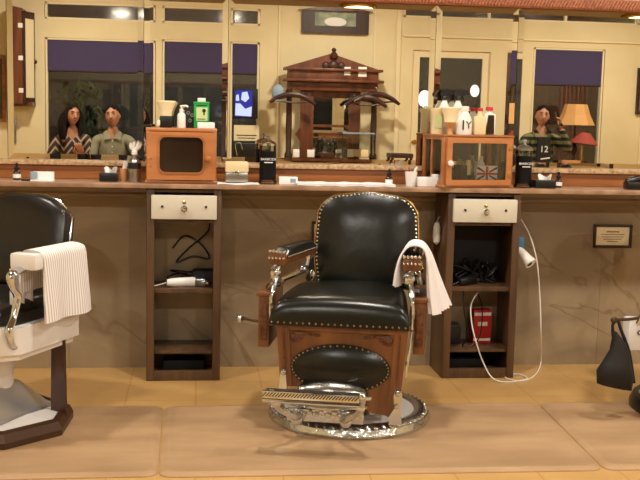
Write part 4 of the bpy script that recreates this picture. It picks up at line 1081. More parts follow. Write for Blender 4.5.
for k in range(16): b.faces.new((rings[-1][k], rings[-1][(k+1) % 16], lo_[(k+1) % 16], lo_[k]))
b.faces.new(lo_); b.faces.new(rings[0][::-1]); obj('flap', b, 'black_matte', t, angle=.9)
b = BM(); q = [(*W2(613, 331),), (*W2(613, 324),), (*W2(618, 321),), (*W2(621, 330),), (*W2(629, 352),), (*W2(634, 383),)]
tube(b, [(x, Y0, z) for x, z in q], .007, 8, 5); obj('strap', b, 'black_matte', t)
b = BM(); cc = W2(614, 320); ball(b, (cc[0], Y0, cc[1]), (.016, .010, .014), 12); cx2 = W2(636, 322)
tube(b, [(cc[0], Y0, cc[1]), (cx2[0], Y0+.02, cx2[1]+.01), (cx2[0]+.08, Y0+.05, cx2[1]+.02)], .007, 8); obj('clasp', b, 'bronze_rim', t)

# ================================================================== REFLECTED WAITING AREA (stands behind the camera)
# hall stand
HD = 6.72
def H(px, py): p = REF(px, py, HD); return p.x, p.z
c0 = H(331, 160)[0]
t = thing('hall_stand', 'carved dark wooden hall stand with pediment and mirror on the far wall', 'hall stand', (c0, -6.86, 0), 0)
def hx(px, py=110): return H(px, py)[0]-c0
def hz(py, px=331): return H(px, py)[1]
yF = .14
b = BM(); prism(b, [(hx(284), hz(69)), (hx(378), hz(69)), (hx(331), hz(54))], 0, yF); prism(b, [(hx(283), hz(71)), (hx(379), hz(71)), (hx(379), hz(68.5)), (hx(331), hz(53)), (hx(283), hz(68.5))], 0, .03)
pd = obj('pediment', b, 'red_wood', t, smooth=False)
b = BM(); lathe(b, [(.02, 0), (.045, .02), (.05, .05), (.03, .08), (.018, .09), (.03, .11), (.02, .13), (0, .14)], (0, yF, hz(60)), seg=16)
for s in (-1, 1): ball(b, (s*.09, yF, hz(66)), (.045, .03, .05), 12)
ball(b, (0, yF, hz(66)), (.06, .03, .06), 12); obj('carved_finial', b, 'dark_wood', pd)
b = BM(); box(b, (0, .08, (hz(71)+hz(81))/2), (hx(376)-hx(286), .16, hz(71)-hz(81)), bev=.01); box(b, (0, .10, hz(81)), (hx(381)-hx(281), .22, .03), bev=.008); box(b, (0, .07, (hz(82)+hz(91))/2), (hx(376)-hx(286), .13, hz(82)-hz(91)), bev=.01); box(b, (0, .10, hz(70)), (hx(380)-hx(282), .2, .03), bev=.008); obj('entablature', b, 'red_wood', t)
for cxp in (289, 374):
    b = BM(); lathe(b, [(.045, hz(159)), (.045, hz(155)), (.030, hz(152)), (.036, hz(125)), (.030, hz(97)), (.044, hz(94)), (.044, hz(91))], (hx(cxp), .11, 0), seg=14); obj('column', b, 'dark_wood', t)
for xa, xb in ((301, 314), (350, 361)):
    b = BM(); box(b, ((hx(xa)+hx(xb))/2, .03, (hz(91)+hz(160))/2), (hx(xb)-hx(xa), .06, hz(91)-hz(160)), bev=.008); obj('pilaster', b, 'red_wood', t)
b = BM(); prism(b, [(hx(301), hz(128)), (hx(296), hz(135)), (hx(301), hz(142))], .02, .06); obj('bracket', b, 'red_wood', t)
b = BM(); box(b, (0, .02, (hz(91)+hz(98))/2), (hx(351)-hx(313), .05, hz(91)-hz(98))); box(b, (0, .03, hz(126)), (hx(350)-hx(314), .06, .03)); obj('mirror_rail', b, 'red_wood', t)
b = BM(); box(b, (0, .012, (hz(97)+hz(158))/2), (hx(350)-hx(314), .006, hz(97)-hz(158))); obj('mirror_glass', b, 'mirror_silver', t, False)
b = BM(); box(b, (0, .15, hz(161)), (hx(379)-hx(282), .28, .035), bev=.008); obj('shelf', b, 'dark_wood', t)
b = BM(); box(b, (0, .13, hz(161)/2), (hx(370)-hx(290), .22, hz(161)-.03), bev=.01); obj('lower_cabinet', b, 'red_wood', t)
# coat hangers
def hanger(px0, px1, pyT, lb, tiltz=0.0, y=-6.62):
    a = REF(px0, pyT+8, -y); c = REF(px1, pyT+9, -y); mm = REF((px0+px1)/2, pyT, -y)
    t = thing('coat_hanger', lb, 'coat hanger', (mm.x, y, mm.z), tiltz, 'wooden hangers on the hall stand')
    w_ = (c.x-a.x)/2
    b = BM(); tube(b, [(-w_, 0, -.085), (-w_*.7, 0, -.04), (-w_*.3, 0, -.002), (0, 0, .004), (w_*.3, 0, -.002), (w_*.7, 0, -.045), (w_, 0, -.10)], [.018, .028, .032, .034, .032, .028, .018], 8, 5); obj('bar', b, 'dark_wood', t)
    b = BM(); tube(b, [(0, 0, .02), (0, 0, .06), (.02, -.02, .08), (.0, -.05, .08)], .005, 6); obj('hook', b, 'steel', t)
    b = BM(); tube(b, [(-w_*.8, 0, -.06), (0, 0, -.085), (w_*.8, 0, -.07)], .010, 8); obj('trouser_bar', b, 'dark_wood', t)
hanger(270, 315, 95, 'dark wooden coat hanger on the left of the hall stand')
hanger(345, 386, 98, 'dark wooden coat hanger nearer the middle on the right of the hall stand', .15)
hanger(352, 401, 95, 'dark wooden coat hanger farthest right on the hall stand', -.25, -6.66)
p = REF(278.5, 93, 6.6)
t = thing('flat_cap', 'pale blue cap hanging at the left of the hall stand', 'cap', (p.x, -6.68, p.z))
b = BM(); ball(b, (0, 0, 0), (.075, .05, .10), 16); obj('crown', b, 'pale_blue', t)
b = BM(); ball(b, (0, .04, -.085), (.065, .06, .012), 12); obj('brim', b, 'pale_blue', t)
def card(px0, px1, py0, py1, d, lb, cat='card', name='white_card', grp='white cards on the hall stand'):
    a = REF(px0, py0, d); c = REF(px1, py1, d)
    b = BM(); box(b, ((a.x+c.x)/2, -d, (a.z+c.z)/2), (c.x-a.x, .006, a.z-c.z), bev=.001)
    return tag(obj(name, b, 'white_paper'), lb, cat, grp)
card(344, 350, 67, 75.5, 6.70, 'narrow white card pinned on the hall stand pediment, nearer the middle')
card(358, 366, 67, 77, 6.70, 'wider white card pinned on the hall stand pediment, nearer its right end')
card(293, 299, 149, 157, 6.62, 'white card standing at the left end of the hall stand shelf')
card(307, 314, 149.5, 157, 6.62, 'white card standing second from left on the hall stand shelf')
card(347, 353, 149, 157, 6.60, 'small white card with dark picture on the hall stand shelf')
a, c = REF(343, 133, 6.6), REF(373, 158, 6.6)
t = thing('clear_case', 'clear display case on the right of the hall stand shelf', 'case', ((a.x+c.x)/2, -6.64, c.z))
b = BM(); box(b, (0, 0, (a.z-c.z)/2), (c.x-a.x, .12, a.z-c.z), bev=.004); obj('case_body', b, 'jar_glass', t)
b = BM(); box(b, (0, 0, a.z-c.z), (c.x-a.x+.01, .13, .016), bev=.003); obj('lid', b, 'pale_blue', t)
b = BM(); box(b, (.03, 0.02, .055), (.17, .08, .08), rot=(0, 0, .1), bev=.004); obj('contents', b, 'cream_plastic', t)
p = REF(328, 158, 6.6)
t = thing('glass_jar', 'large clear glass jar on the middle of the hall stand shelf', 'jar', (p.x, -6.64, p.z))
b = BM(); lathe(b, [(0, 0), (.07, 0), (.085, .03), (.09, .12), (.08, .17), (.06, .19), (.06, .2), (0, .2)], seg=22); obj('jar_body', b, 'jar_glass', t)
b = BM(); lathe(b, [(0, .2), (.065, .2), (.06, .22), (.02, .235), (0, .24)], seg=22); obj('lid', b, 'chrome', t)
b = BM(); lathe(b, [(0, .006), (.06, .006), (.07, .05), (0, .06)], seg=18); obj('contents', b, 'cream_plastic', t)
a, c = REF(320, 150, 6.58), REF(344, 158, 6.58)
b = BM(); box(b, ((a.x+c.x)/2-.06, -6.58, c.z+.03), (.16, .06, .06), bev=.005); tag(obj('wooden_box', b, 'dark_wood'), 'low dark wooden box before the glass jar on the hall stand', 'box')
# framed picture above the stand
a, c = REF(302, 10, 6.96), REF(368, 35, 6.96)
t = thing('framed_picture', 'pale landscape in a thick dark frame above the hall stand', 'picture', ((a.x+c.x)/2, -6.985, (a.z+c.z)/2))
w_, h_ = c.x-a.x, a.z-c.z
b = BM(); hole = rrect(w_*.62, h_*.62, .004, 6, 0, h_*.14); framed(b, w_, h_, hole, 0, .035); obj('frame', b, 'dark_wood', t)
b = BM(); box(b, (0, .008, h_*.14), (w_*.64, .006, h_*.64)); obj('print', b, 'picture_print', t, False)
b = BM(); ball(b, (0, .013, h_*.02), (w_*.17, .003, h_*.2), 14); obj('printed_hill', b, 'white_paper', t)
b = BM(); prism(b, [(-w_*.56, h_*.5), (w_*.56, h_*.5), (w_*.1, h_*.72), (-w_*.1, h_*.72)], 0, .05); obj('pediment', b, 'red_wood', t, smooth=False)
# wall cabinet at left with hinges
a, c = REF(8, 8, 6.75), REF(33, 104, 6.75)
t = thing('wall_cabinet', 'brown wall cabinet with mirrored door and three white hinges at far left', 'cabinet', ((a.x+c.x)/2, -6.9, (a.z+c.z)/2))
w_, h_ = c.x-a.x, a.z-c.z
yf_ = .17
b = BM(); prism(b, [(-w_/2, -h_/2), (w_*.12, -h_/2), (w_*.12, h_/2+.0), (-w_/2, h_/2+.03)], -.09, yf_); 
prism(b, [(-w_/2, -h_/2-.03), (w_*.5, -h_/2-.02), (w_*.5, -h_/2+.02), (-w_/2, -h_/2+.02)], -.09, yf_-.05); obj('body', b, 'red_wood', t, smooth=False)
b = BM()
prism(b, [(w_*.1, yf_), (w_*.1+.02, yf_+.01), (w_*.52, -.03), (w_*.5, -.05)], -h_/2, h_/2-.03, plane='xy'); dq = obj('door', b, 'dark_wood', t, smooth=False)
b = BM(); prism(b, [(w_*.20, yf_-.030), (w_*.20+.012, yf_-.022), (w_*.46+.012, .012), (w_*.46, .004)], -h_/2+.07, h_/2-.11, plane='xy'); obj('mirror_glass', b, 'cream_paint', dq, False)  # cream colour stands in for the pale reflection in this door mirror
b = BM(); ball(b, (w_*.53, -.015, -.05), .025, 10); obj('knob', b, 'dark_wood', dq)
for zz in (-.36*h_, -.02*h_, .32*h_):
    b = BM(); box(b, (w_*.04, yf_+.003, zz), (.05, .01, .05), bev=.002); obj('hinge', b, 'white_plastic', dq)
a, c = REF(11, 118, 6.97), REF(16, 143, 6.97)
b = BM(); box(b, ((a.x+c.x)/2, -6.985, (a.z+c.z)/2), (.07, .02, a.z-c.z), bev=.004); tag(obj('wall_thermostat', b, 'steel'), 'narrow metal plate on the wall below the mirrored wall cabinet', 'wall plate')
# screen with picture in the window, notice and black box under it
a, c = REF(235, 90, 6.8), REF(252, 117, 6.8)
t = thing('television', 'glowing blue and white screen mounted in the reflected window', 'television', ((a.x+c.x)/2, -6.84, (a.z+c.z)/2))
w_, h_ = c.x-a.x, a.z-c.z
b = BM(); box(b, (.02, 0, 0), (w_+.09, .05, h_+.04), bev=.006); obj('housing', b, 'black_plastic', t)
b = BM(); box(b, (0, .026, 0), (w_, .003, h_)); sc_ = obj('screen', b, 'screen_blue', t, False)
b = BM(); prism(b, [(-w_*.1, h_*.42), (w_*.2, h_*.45), (w_*.32, h_*.2), (w_*.1, h_*.05), (-w_*.15, h_*.15)], .0275, .029); prism(b, [(-w_*.48, -h_*.45), (w_*.45, -h_*.48), (w_*.48, -h_*.1), (w_*.1, -h_*.2), (-w_*.2, 0), (-w_*.46, -.0)], .0275, .029); prism(b, [(-w_*.45, h_*.1), (-w_*.25, h_*.1), (-w_*.3, h_*.35), (-w_*.44, h_*.3)], .0275, .029); obj('picture_glow', b, 'screen_white', sc_, False)
a, c = REF(234, 125, 6.85), REF(259, 141, 6.85)
t = thing('paper_notice', 'white lettered notice hanging below the glowing screen', 'notice', ((a.x+c.x)/2, -6.88, (a.z+c.z)/2)); w_, h_ = c.x-a.x, a.z-c.z
b = BM(); box(b, (0, 0, 0), (w_, .006, h_)); obj('paper', b, 'cream_paint', t, False)
b = BM(); box(b, (0, .004, -h_*.15), (w_*.8, .001, .012)); box(b, (0, .004, -h_*.33), (w_*.7, .001, .010)); obj('print', b, 'dark_wood', t, False)
a, c = REF(233, 143, 6.7), REF(258, 160, 6.7)
t = thing('black_radio', 'black box standing on the cabinet below the white notice', 'box', ((a.x+c.x)/2, -6.75, c.z)); 
b = BM(); box(b, (0, 0, (a.z-c.z)/2), (c.x-a.x, .18, a.z-c.z), bev=.01); obj('housing', b, 'black_plastic', t)
b = BM(); tube(b, [(-.10, .1, .05), (-.12, .1, .17), (-.07, .1, .2), (-.04, .1, .12)], .006, 8); obj('handle', b, 'chrome', t)
b = BM(); box(b, ((a.x+c.x)/2, -6.77, c.z/2), (.55, .36, c.z), bev=.008); tag(obj('low_cabinet', b, 'dark_wood'), 'low dark cabinet carrying the black box in the waiting area', 'cabinet')
# little brown shelf near the door
a, c = REF(389, 153, 6.7), REF(411, 158, 6.7)
b = BM(); box(b, ((a.x+c.x)/2, -6.75, (a.z+c.z)/2), (c.x-a.x, .3, .05), bev=.006)
for sx in (-1, 1):
    for sy in (-1, 1): box(b, ((a.x+c.x)/2+sx*.11, -6.75+sy*.12, (c.z)/2), (.03, .03, c.z), bev=.003)
tag(obj('side_stool', b, 'dark_wood'), 'small dark wooden stool between hall stand and lettered door', 'stool')
a = REF(-14, 55, 6.97); c = REF(7, 122, 6.97)
t = thing('framed_picture', 'brown framed picture on the wall at the left edge of the mirror', 'picture', ((a.x+c.x)/2, -6.99, (a.z+c.z)/2))
b = BM(); w_, h_ = c.x-a.x, a.z-c.z; framed(b, w_, h_, rrect(w_-.07, h_-.07, .004, 6), 0, .03); obj('frame', b, 'board_wood', t)
b = BM(); box(b, (0, .006, 0), (w_-.06, .006, h_-.06)); obj('print', b, 'station_wood', t, False)
# right-edge picture
a = REF(637, 68, 6.97); c = REF(662, 115, 6.97)
t = thing('framed_picture', 'narrow framed picture on the wall at the right edge of the mirror', 'picture', ((a.x+c.x)/2, -6.99, (a.z+c.z)/2))
b = BM(); w_, h_ = c.x-a.x, a.z-c.z; framed(b, w_, h_, rrect(w_-.08, h_-.08, .004, 6), 0, .03); obj('frame', b, 'dark_wood', t)
b = BM(); box(b, (0, .006, 0), (w_-.07, .006, h_-.07)); obj('print', b, 'picture_print', t, False)

# lamp table, lamps
p = REF(576, 163, 6.45)
TZ = REF(576, 164, 6.4).z
t = thing('lamp_table', 'dark wooden table carrying the lamp below the right window', 'table', (p.x+.10, -6.57, 0))
b = BM(); box(b, (0, 0, TZ-.02), (.72, .46, .04), bev=.008); obj('table_top', b, 'dark_wood', t)
for sx in (-1, 1):
    for sy in (-1, 1):
        b = BM(); box(b, (sx*.32, sy*.19, (TZ-.04)/2), (.05, .05, TZ-.04), bev=.004, taper=.7); obj('leg', b, 'dark_wood', t)
a, c = REF(563, 104, 6.5), REF(592, 125.5, 6.5)
xl0, xl1 = REF(559, 125, 6.5).x, REF(592, 125, 6.5).x; xt0, xt1 = REF(564, 104, 6.5).x, REF(583, 104, 6.5).x
t = thing('table_lamp', 'tall table lamp with a tan flared square shade', 'lamp', ((xl0+xl1)/2, -6.55, TZ))
b = BM(); rb, rt_ = (xl1-xl0)/2*1.12, (xt1-xt0)/2*1.12; h0, h1 = c.z-TZ, a.z-TZ
lathe(b, [(rb, h0), ((rb+rt_)/2*.94, (h0+h1)/2), (rt_, h1), (rt_-.006, h1), ((rb+rt_)/2*.94-.006, (h0+h1)/2), (rb-.006, h0)], seg=8, a0=pi/8, cap=False); obj('lamp_shade', b, 'lamp_shade_tan', t, smooth=False)
b = BM(); lathe(b, [(.08, 0), (.08, .02), (.03, .04), (.02, .1), (.05, .16), (.045, .2), (.015, .24), (.012, h0+.05), (0, h0+.06)], seg=18); obj('base', b, 'dark_wood', t)
a = REF(583, 139, 6.35)
t = thing('red_lamp', 'small lamp with a crumpled red cloth shade below the tan lamp shade', 'lamp', (a.x, -6.42, TZ))
hc = a.z-TZ
b = BM(); lathe(b, [(.17, hc-.055), (.15, hc-.03), (.06, hc+.075), (.055, hc+.075), (.14, hc-.035), (.16, hc-.06)], seg=14, cap=False, sy=.8, rot=(0, .10, 0)); obj('lamp_shade', b, 'red_cloth', t, smooth=False)
b = BM(); lathe(b, [(.05, 0), (.05, .015), (.012, .03), (.02, .07), (.012, .1), (.01, hc), (0, hc)], seg=14); obj('base', b, 'brass', t)
b = BM(); box(b, (REF(570, 160, 6.35).x, -6.40, TZ+.022), (.22, .12, .044), bev=.004); tag(obj('tan_box', b, 'tan_wood_handle'), 'flat tan box at the front of the lamp table', 'box')

# ------------------------------------------------------------------ people
def skin_mesh(verts, edges_, radii, root=0, sub=2):
    me = bpy.data.meshes.new('tmp'); me.from_pydata(verts, edges_, []); o = bpy.data.objects.new('tmp', me); COL.objects.link(o)
    md = o.modifiers.new('skin', 'SKIN'); md.use_smooth_shade = True
    for i, r in enumerate(radii):
        v = me.skin_vertices[0].data[i]; v.radius = r if isinstance(r, tuple) else (r, r); v.use_root = (i == root)
    ms = o.modifiers.new('s', 'SUBSURF'); ms.levels = sub; ms.render_levels = sub
    dg = bpy.context.evaluated_depsgraph_get(); dg.update()
    m2 = bpy.data.meshes.new_from_object(o.evaluated_get(dg)); bpy.data.objects.remove(o, do_unlink=True)
    return m2
def chain(lists):
    """lists of [(co, r), ...]; a first element given as int re-uses an earlier vertex"""
    V, E, R = [], [], []
    for L in lists:
        prev = None
        for item in L:
            if isinstance(item, int): prev = item; continue
            co, r = item; V.append(co); R.append(r); i = len(V)-1
            if prev is not None: E.append((prev, i))
            prev = i
    return V, E, R
def mesh_obj(name, meshes, m, parent, remesh=0.0, keep=True):
    bm = bmesh.new()
    for q in meshes:
        if isinstance(q, bmesh.types.BMesh):
            t_ = bpy.data.meshes.new('t'); q.to_mesh(t_); q.free(); bm.from_mesh(t_)
        else: bm.from_mesh(q)
    for f in bm.faces: f.smooth = True
    me = bpy.data.meshes.new(name); bm.to_mesh(me); bm.free(); me.materials.clear(); me.materials.append(MATS[m])
    o = bpy.data.objects.new(name, me); COL.objects.link(o); o.parent = parent
    if remesh:
        md = o.modifiers.new('r', 'REMESH'); md.mode = 'VOXEL'; md.voxel_size = remesh; md.use_smooth_shade = True
        dg = bpy.context.evaluated_depsgraph_get(); dg.update()
        m2 = bpy.data.meshes.new_from_object(o.evaluated_get(dg)); o.modifiers.clear(); o.data = m2; m2.name = name
        if not m2.materials: m2.materials.append(MATS[m])
        for p_ in m2.polygons: p_.use_smooth = True
        md = o.modifiers.new('sm', 'SMOOTH'); md.factor = .5; md.iterations = 3
    return o
def head_bm(c, R, w_=1.0):
    """head centred at c facing +y rotated by matrix R"""
    b = BM()
    def P(v): return c+R @ Vector(v)
    t = bmesh.new(); bmesh.ops.create_icosphere(t, subdivisions=4, radius=1)
    for v in t.verts:
        x, y, z = v.co
        jaw = 1-.30*max(0, -z)**1.3
        v.co = Vector((x*.074*w_*jaw, y*.094*(1-.10*max(0, -z))+.004, z*.114))
        if y > 0:
            v.co.y += .012*max(0, -z-.2)*max(0, 1-abs(x)*1.6)      # chin forward
            if abs(abs(x)-.38) < .22 and abs(z-.02) < .16: v.co.y -= .006   # eye hollows
    _merge(b, t, Matrix.Translation(c) @ R.to_4x4())
    for s in (-1, 1): ball(b, P((s*.074*w_, -.004, -.005)), (.010, .018, .030), 10, rot=R.to_euler())
    tube(b, [P((0, .090, .012)), P((0, .104, -.012)), P((0, .110, -.026)), P((0, .096, -.034))], [.007, .011, .014, .008], 10, 4)
    return b
def hand_bm(wrist, direction, palm_n, L=.17, curl=.5, thumb=1):
    """palm plus five separate tapered, bent fingers"""
    d = direction.normalized(); nrm = (palm_n-d*palm_n.dot(d)).normalized(); side = d.cross(nrm)
    b = BM()
    M = Matrix((side, d, nrm)).transposed().to_4x4(); M.translation = wrist+d*L*.26
    t = bmesh.new(); bmesh.ops.create_uvsphere(t, u_segments=14, v_segments=10, radius=1)
    for v in t.verts: v.co = Vector((v.co.x*.040, v.co.y*L*.30, v.co.z*.015))
    _merge(b, t, M)
    for i, (off, ln) in enumerate(((-.028, .40), (-.010, .46), (.009, .43), (.027, .34))):
        p = wrist+d*L*.46+side*off; pts_ = [p]
        a = 0
        for k in range(3):
            a += curl*(.5+.3*k); seg_l = L*ln*(.42, .32, .26)[k]
            p = p+(d*cos(a)+nrm*sin(a))*seg_l+side*off*.10; pts_.append(p)
        tube(b, pts_, [.0095, .009, .008, .0065], 8, 4)
    p = wrist+d*L*.14-side*.030*thumb
    tube(b, [p, p+(-side*thumb*.7+d*.5)*.030+nrm*.006, p+(-side*thumb*.6+d*.9)*.050+nrm*.016, p+(-side*thumb*.3+d)*.066+nrm*.028], [.013, .012, .010, .008], 8, 4)
    return b
def garment(name, body, keep, off, m, parent):
    bm = bmesh.new(); bm.from_mesh(body.data); bm.normal_update()
    bmesh.ops.delete(bm, geom=[v for v in bm.verts if not keep(v.co)], context='VERTS')
    bmesh.ops.smooth_vert(bm, verts=bm.verts[:], factor=.5, use_axis_x=True, use_axis_y=True, use_axis_z=True)
    bm.normal_update()
    for v in bm.verts: v.co += v.normal*off
    for f in bm.faces: f.smooth = True
    me = bpy.data.meshes.new(name); bm.to_mesh(me); bm.free(); me.materials.clear(); me.materials.append(MATS[m])
    o = bpy.data.objects.new(name, me); COL.objects.link(o); o.parent = parent
    md = o.modifiers.new('so', 'SOLIDIFY'); md.thickness = .004; md.offset = -1
    return o
def person(name_label, loc, rz, sex, head, arms, shirt, hair_style, skin='skin_man', scale=1.0, lean=0.0):
    """seated figure facing local +y. head=(yaw,pitch,roll); arms={side:(elbow,wrist,dir,normal,curl)} local"""
    t = thing('person', name_label, 'person', loc, rz)
    f = sex == 'f'; sw = .160 if f else .178; V3 = Vector
    nk = V3((lean, -.02, 1.06)); hc = V3((lean*1.25, .005, 1.235))
    L = [[((0, -.03, .52), (.15, .11)), ((lean*.3, -.045, .68), (.125 if f else .145, .10)), ((lean*.7, -.04, .87), (.145 if f else .17, .11)), ((lean*.95, -.035, .985), (.11, .075)), (tuple(nk), (.055, .055)), (tuple(nk+V3((lean*.1, .012, .085))), (.05, .05))]]
    for s in (-1, 1):
        el, wr, _, _, _ = arms[s]
        L.append([3, ((lean*.95+s*sw, -.035, .975), (.062, .058)), (tuple(V3((lean*.95+s*sw, -.035, .975)).lerp(V3(el), .5)), (.050, .050)), (el, .040), (tuple(V3(el).lerp(V3(wr), .45)), .036), (wr, .026)])
    for s in (-1, 1):
        L.append([0, ((s*.10, .02, .50), (.10, .09)), ((s*.12, .24, .50), .078), ((s*.14, .44, .49), .060), ((s*.14, .45, .27), .052), ((s*.14, .44, .09), .036), ((s*.145, .56, .045), (.04, .03))])
    body = skin_mesh(*chain(L))
    R = Euler((head[1], head[2], head[0])).to_matrix()
    parts = [body, head_bm(hc, R, .93 if f else 1.0)]
    for s in (-1, 1):
        el, wr, di, no, cu = arms[s]; parts.append(hand_bm(V3(wr), V3(di), V3(no), .165 if f else .18, cu, s))
    bo_ = mesh_obj('body', parts, skin, t, .0075)
    W_ = [(V3(arms[s][1]), V3(arms[s][2]).normalized()) for s in (-1, 1)]
    def hand(p): return any((p-w0).dot(d0) > -.015 and (p-w0).length < .24 and ((p-w0)-d0*(p-w0).dot(d0)).length < .06 for w0, d0 in W_)
    def neck(p): return (p-V3((lean, -.01, 1.14))).length < .16 and p.z > 1.03+.25*max(0, -(p.y))-(.9*max(0, .055-abs(p.x-lean)) if p.y > 0 else 0)
    sh = garment('shirt', bo_, lambda p: p.z > .545 and not hand(p) and not neck(p) and p.z < (1.3 if abs(p.x-lean) > .14 else 1.07), .011, shirt, t)
    garment('trousers', bo_, lambda p: .085 < p.z < .56 and not hand(p), .012, 'trouser_dark', t)
    for s in (-1, 1):
        b = BM(); ball(b, (s*.145, .50, .04), (.052, .14, .042), 14); box(b, (s*.145, .50, .010), (.09, .26, .02), bev=.008); obj('shoe', b, 'black_plastic', t)
    # collar
    def HP(v): return hc+R @ V3(v)
    b = BM()
    if f: tube(b, [(lean+.075*cos(a), -.02+.065*sin(a), 1.02-.045*max(0, sin(a))) for a in [2*pi*i/12 for i in range(12)]], .005, 6, 3, closed=True); obj('necklace', b, 'brass', t)
    else:
        for s in (-1, 1):
            c1 = V3((lean+s*.012, .078, 1.0)); vs = [c1, c1+V3((s*.075, .004, -.02)), c1+V3((s*.088, -.045, .055)), c1+V3((s*.055, -.06, .082))]
            lo_v = [b.verts.new(v) for v in vs]; hi_v = [b.verts.new(v+V3((0, -.006, .003))) for v in vs]
            b.faces.new(lo_v[::s]); b.faces.new(hi_v[::-s])
            for k in range(4): b.faces.new((lo_v[k], lo_v[(k+1) % 4], hi_v[(k+1) % 4], hi_v[k]))
        obj('collar', b, shirt, sh, smooth=False)
    # face
    for s in (-1, 1):
        b = BM(); ball(b, HP((s*.030, .081, .012)), (.013, .007, .006), 10, rot=R.to_euler()); obj('eye', b, 'eye_dark', t)
        b = BM(); tube(b, [HP((s*.014, .094, .030)), HP((s*.030, .091, .036)), HP((s*.048, .078, .030))], [.003, .004, .002], 6, 4); obj('eyebrow', b, 'hair_dark', t)
    b = BM(); tube(b, [HP((-.024, .088, -.055)), HP((0, .100, -.056)), HP((.024, .088, -.055))], [.003, .007, .003], 8, 4); obj('mouth', b, 'lip', t)
    # hair: a shell over the skull, long or short
    tb = bmesh.new(); bmesh.ops.create_icosphere(tb, subdivisions=4, radius=1)
    dele = []
    for v in tb.verts:
        x, y, z = v.co
        front = z < .45-.0*x and y > .12-.55*abs(x) if hair_style != 'bald' else z < 2
        low = z < (-.55 if hair_style == 'short' else -.2) and y > -.9
        if (y > .12 and z < .66-.35*abs(x)) or (y > -.1 and z < -.05 and hair_style == 'short') or (z < -.35 and hair_style == 'short') or (z < -.6): dele.append(v)
        bump_ = 1+.02*sin(31*x)+.02*sin(27*y+11*z)
        k = 1.08 if hair_style == 'short' else 1.13
        v.co = Vector((x*.076*k*bump_, (y*.096-.004)*k*bump_, z*.118*(1.08 if z > 0 else 1.0)*bump_))
    bmesh.ops.delete(tb, geom=dele, context='VERTS')
    b = BM(); _merge(b, tb, Matrix.Translation(hc) @ R.to_4x4())
    if hair_style == 'long':
        for s in (-1, 1):
            for q in range(4):
                tube(b, [HP((s*(.060-.012*q), .03-.035*q, .07)), HP((s*.084, .025-.035*q, .0)), HP((s*(.086+.006*q), .02-.035*q, -.08)), HP((s*(.088+.006*q), .03-.03*q, -.17)), HP((s*(.080+.006*q), .05-.03*q, -.27))], [.016, .024, .026, .024, .008], 8, 5)
        for q in range(5): tube(b, [HP(((q-2)*.028, -.085, .03)), HP(((q-2)*.03, -.10, -.10)), HP(((q-2)*.03, -.09, -.25))], [.024, .028, .010], 8, 5)
    if hair_style != 'bald':
        o = obj('hair', b, 'hair_dark', t, angle=2.0)
        md = o.modifiers.new('so', 'SOLIDIFY'); md.thickness = .004
    else: b.free()
    return t
# woman: local x is mirrored from the side seen; she faces +y (towards the mirrors)
PD = 6.25
p = REF(72, 113, PD)
pw = person('woman with long dark hair and zigzag blouse seated beside the man', (p.x+.01, -PD-.01, p.z-1.262), 0, 'f', (radians(-24), radians(4), radians(6)),
       {-1: ((-.25, .03, .74), (-.10, .20, .70), (.9, .3, .1), (0, -.3, -1), .5),
        1: ((.20, .04, .72), (.12, .20, .83), (-.3, .45, .8), (0, -1, .2), .35)}, 'shirt_chevron', 'long', 'skin_woman')
b = BM(); lathe(b, [(.033, -.008), (.033, .008), (.029, .008), (.029, -.008)], (.150, .182, .815), rot=(.9, -.5, 0), seg=16, cap=False); obj('bracelet', b, 'steel', pw)
p = REF(113, 113, PD)
pm = person('man in a grey-green button shirt seated beside the woman', (p.x, -PD-.01, p.z-1.27), 0, 'm', (radians(8), radians(6), radians(-8)),
       {-1: ((-.235, .05, .74), (-.08, .22, .66), (.9, .2, 0), (0, -.3, -1), .5),
        1: ((.30, .05, .74), (.10, .24, .69), (-.9, .2, 0), (0, -.3, -1), .5)}, 'shirt_olive', 'short')
b = BM()
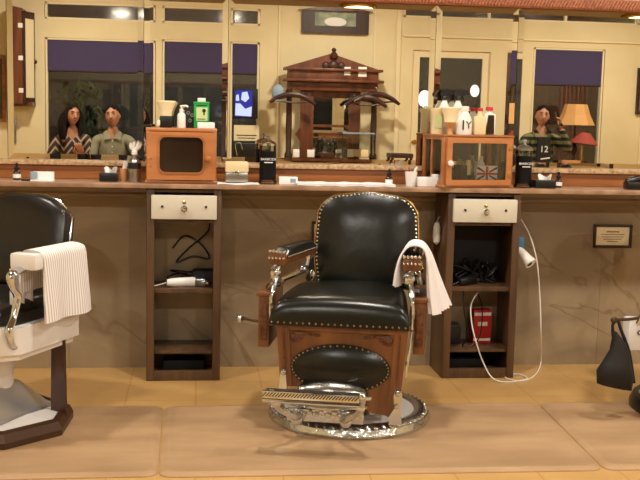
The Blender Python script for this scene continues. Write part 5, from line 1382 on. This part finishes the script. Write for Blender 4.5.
for i in range(7): ball(b, (.0, .078+.012*sin(i), .97-.06*i), (.006, .004, .006), 8)
obj('button', b, 'white_plastic', pm)
PR = 6.2
p = REF(541, 120, PR)
pr = person('man in a dark striped open shirt holding a phone beside his face', (p.x+.0, -PR, p.z-1.19), 0, 'm', (radians(10), radians(2), radians(3)),
       {-1: ((-.27, .06, .72), (-.12, .20, .62), (.7, .6, 0), (0, -.3, -1), .5),
        1: ((.31, .08, .86), (.185, .12, 1.10), (-.2, .1, 1), (-.9, 0, .1), .7)}, 'shirt_striped', 'short')
b = BM(); prism(b, [(-.07, 1.0), (.07, 1.0), (.10, .55), (-.10, .55)], .082, .112); tee = obj('t_shirt', b, 'black_matte', pr)
text('shirt_print', '12', .10, (.0, .1145, .86), (pi/2, 0, 0), 'white_paper', pr)
b = BM()
for z in (.76, .70, .65): box(b, (.02, .1135, z), (.11, .002, .014), rot=(0, -.15, 0))
obj('shirt_print', b, 'white_paper', pr, False)
b = BM(); box(b, (.125, .11, 1.21), (.012, .075, .15), rot=(.1, -.2, .5), bev=.004); ph = obj('phone', b, 'black_plastic', None)
ph.location = pr.location; tag(ph, 'black phone held up beside the face of the striped-shirt man', 'phone')
# waiting chairs under the three people
def waiting_chair(x, y, zseat, lb):
    t = thing('waiting_chair', lb, 'chair', (x, y, 0), 0, 'waiting chairs')
    b = BM(); box(b, (0, .02, zseat-.03), (.42, .46, .05), bev=.012); obj('seat', b, 'black_leather_left', t)
    for sx in (-1, 1):
        for sy in (-1, 1):
            b = BM(); box(b, (sx*.18, .02+sy*.2, (zseat-.055)/2), (.035, .035, zseat-.055), bev=.004); obj('leg', b, 'dark_wood', t)
    b = BM(); box(b, (0, -.225, zseat+.22), (.42, .03, .30), bev=.01); obj('backrest', b, 'dark_wood', t)
for o, nm in ((pw, 'the woman in the zigzag blouse'), (pm, 'the man in the grey-green shirt'), (pr, 'the man in the striped shirt')):
    waiting_chair(o.location.x, o.location.y+.0, .415+o.location.z, 'dark wooden waiting chair under ' + nm)
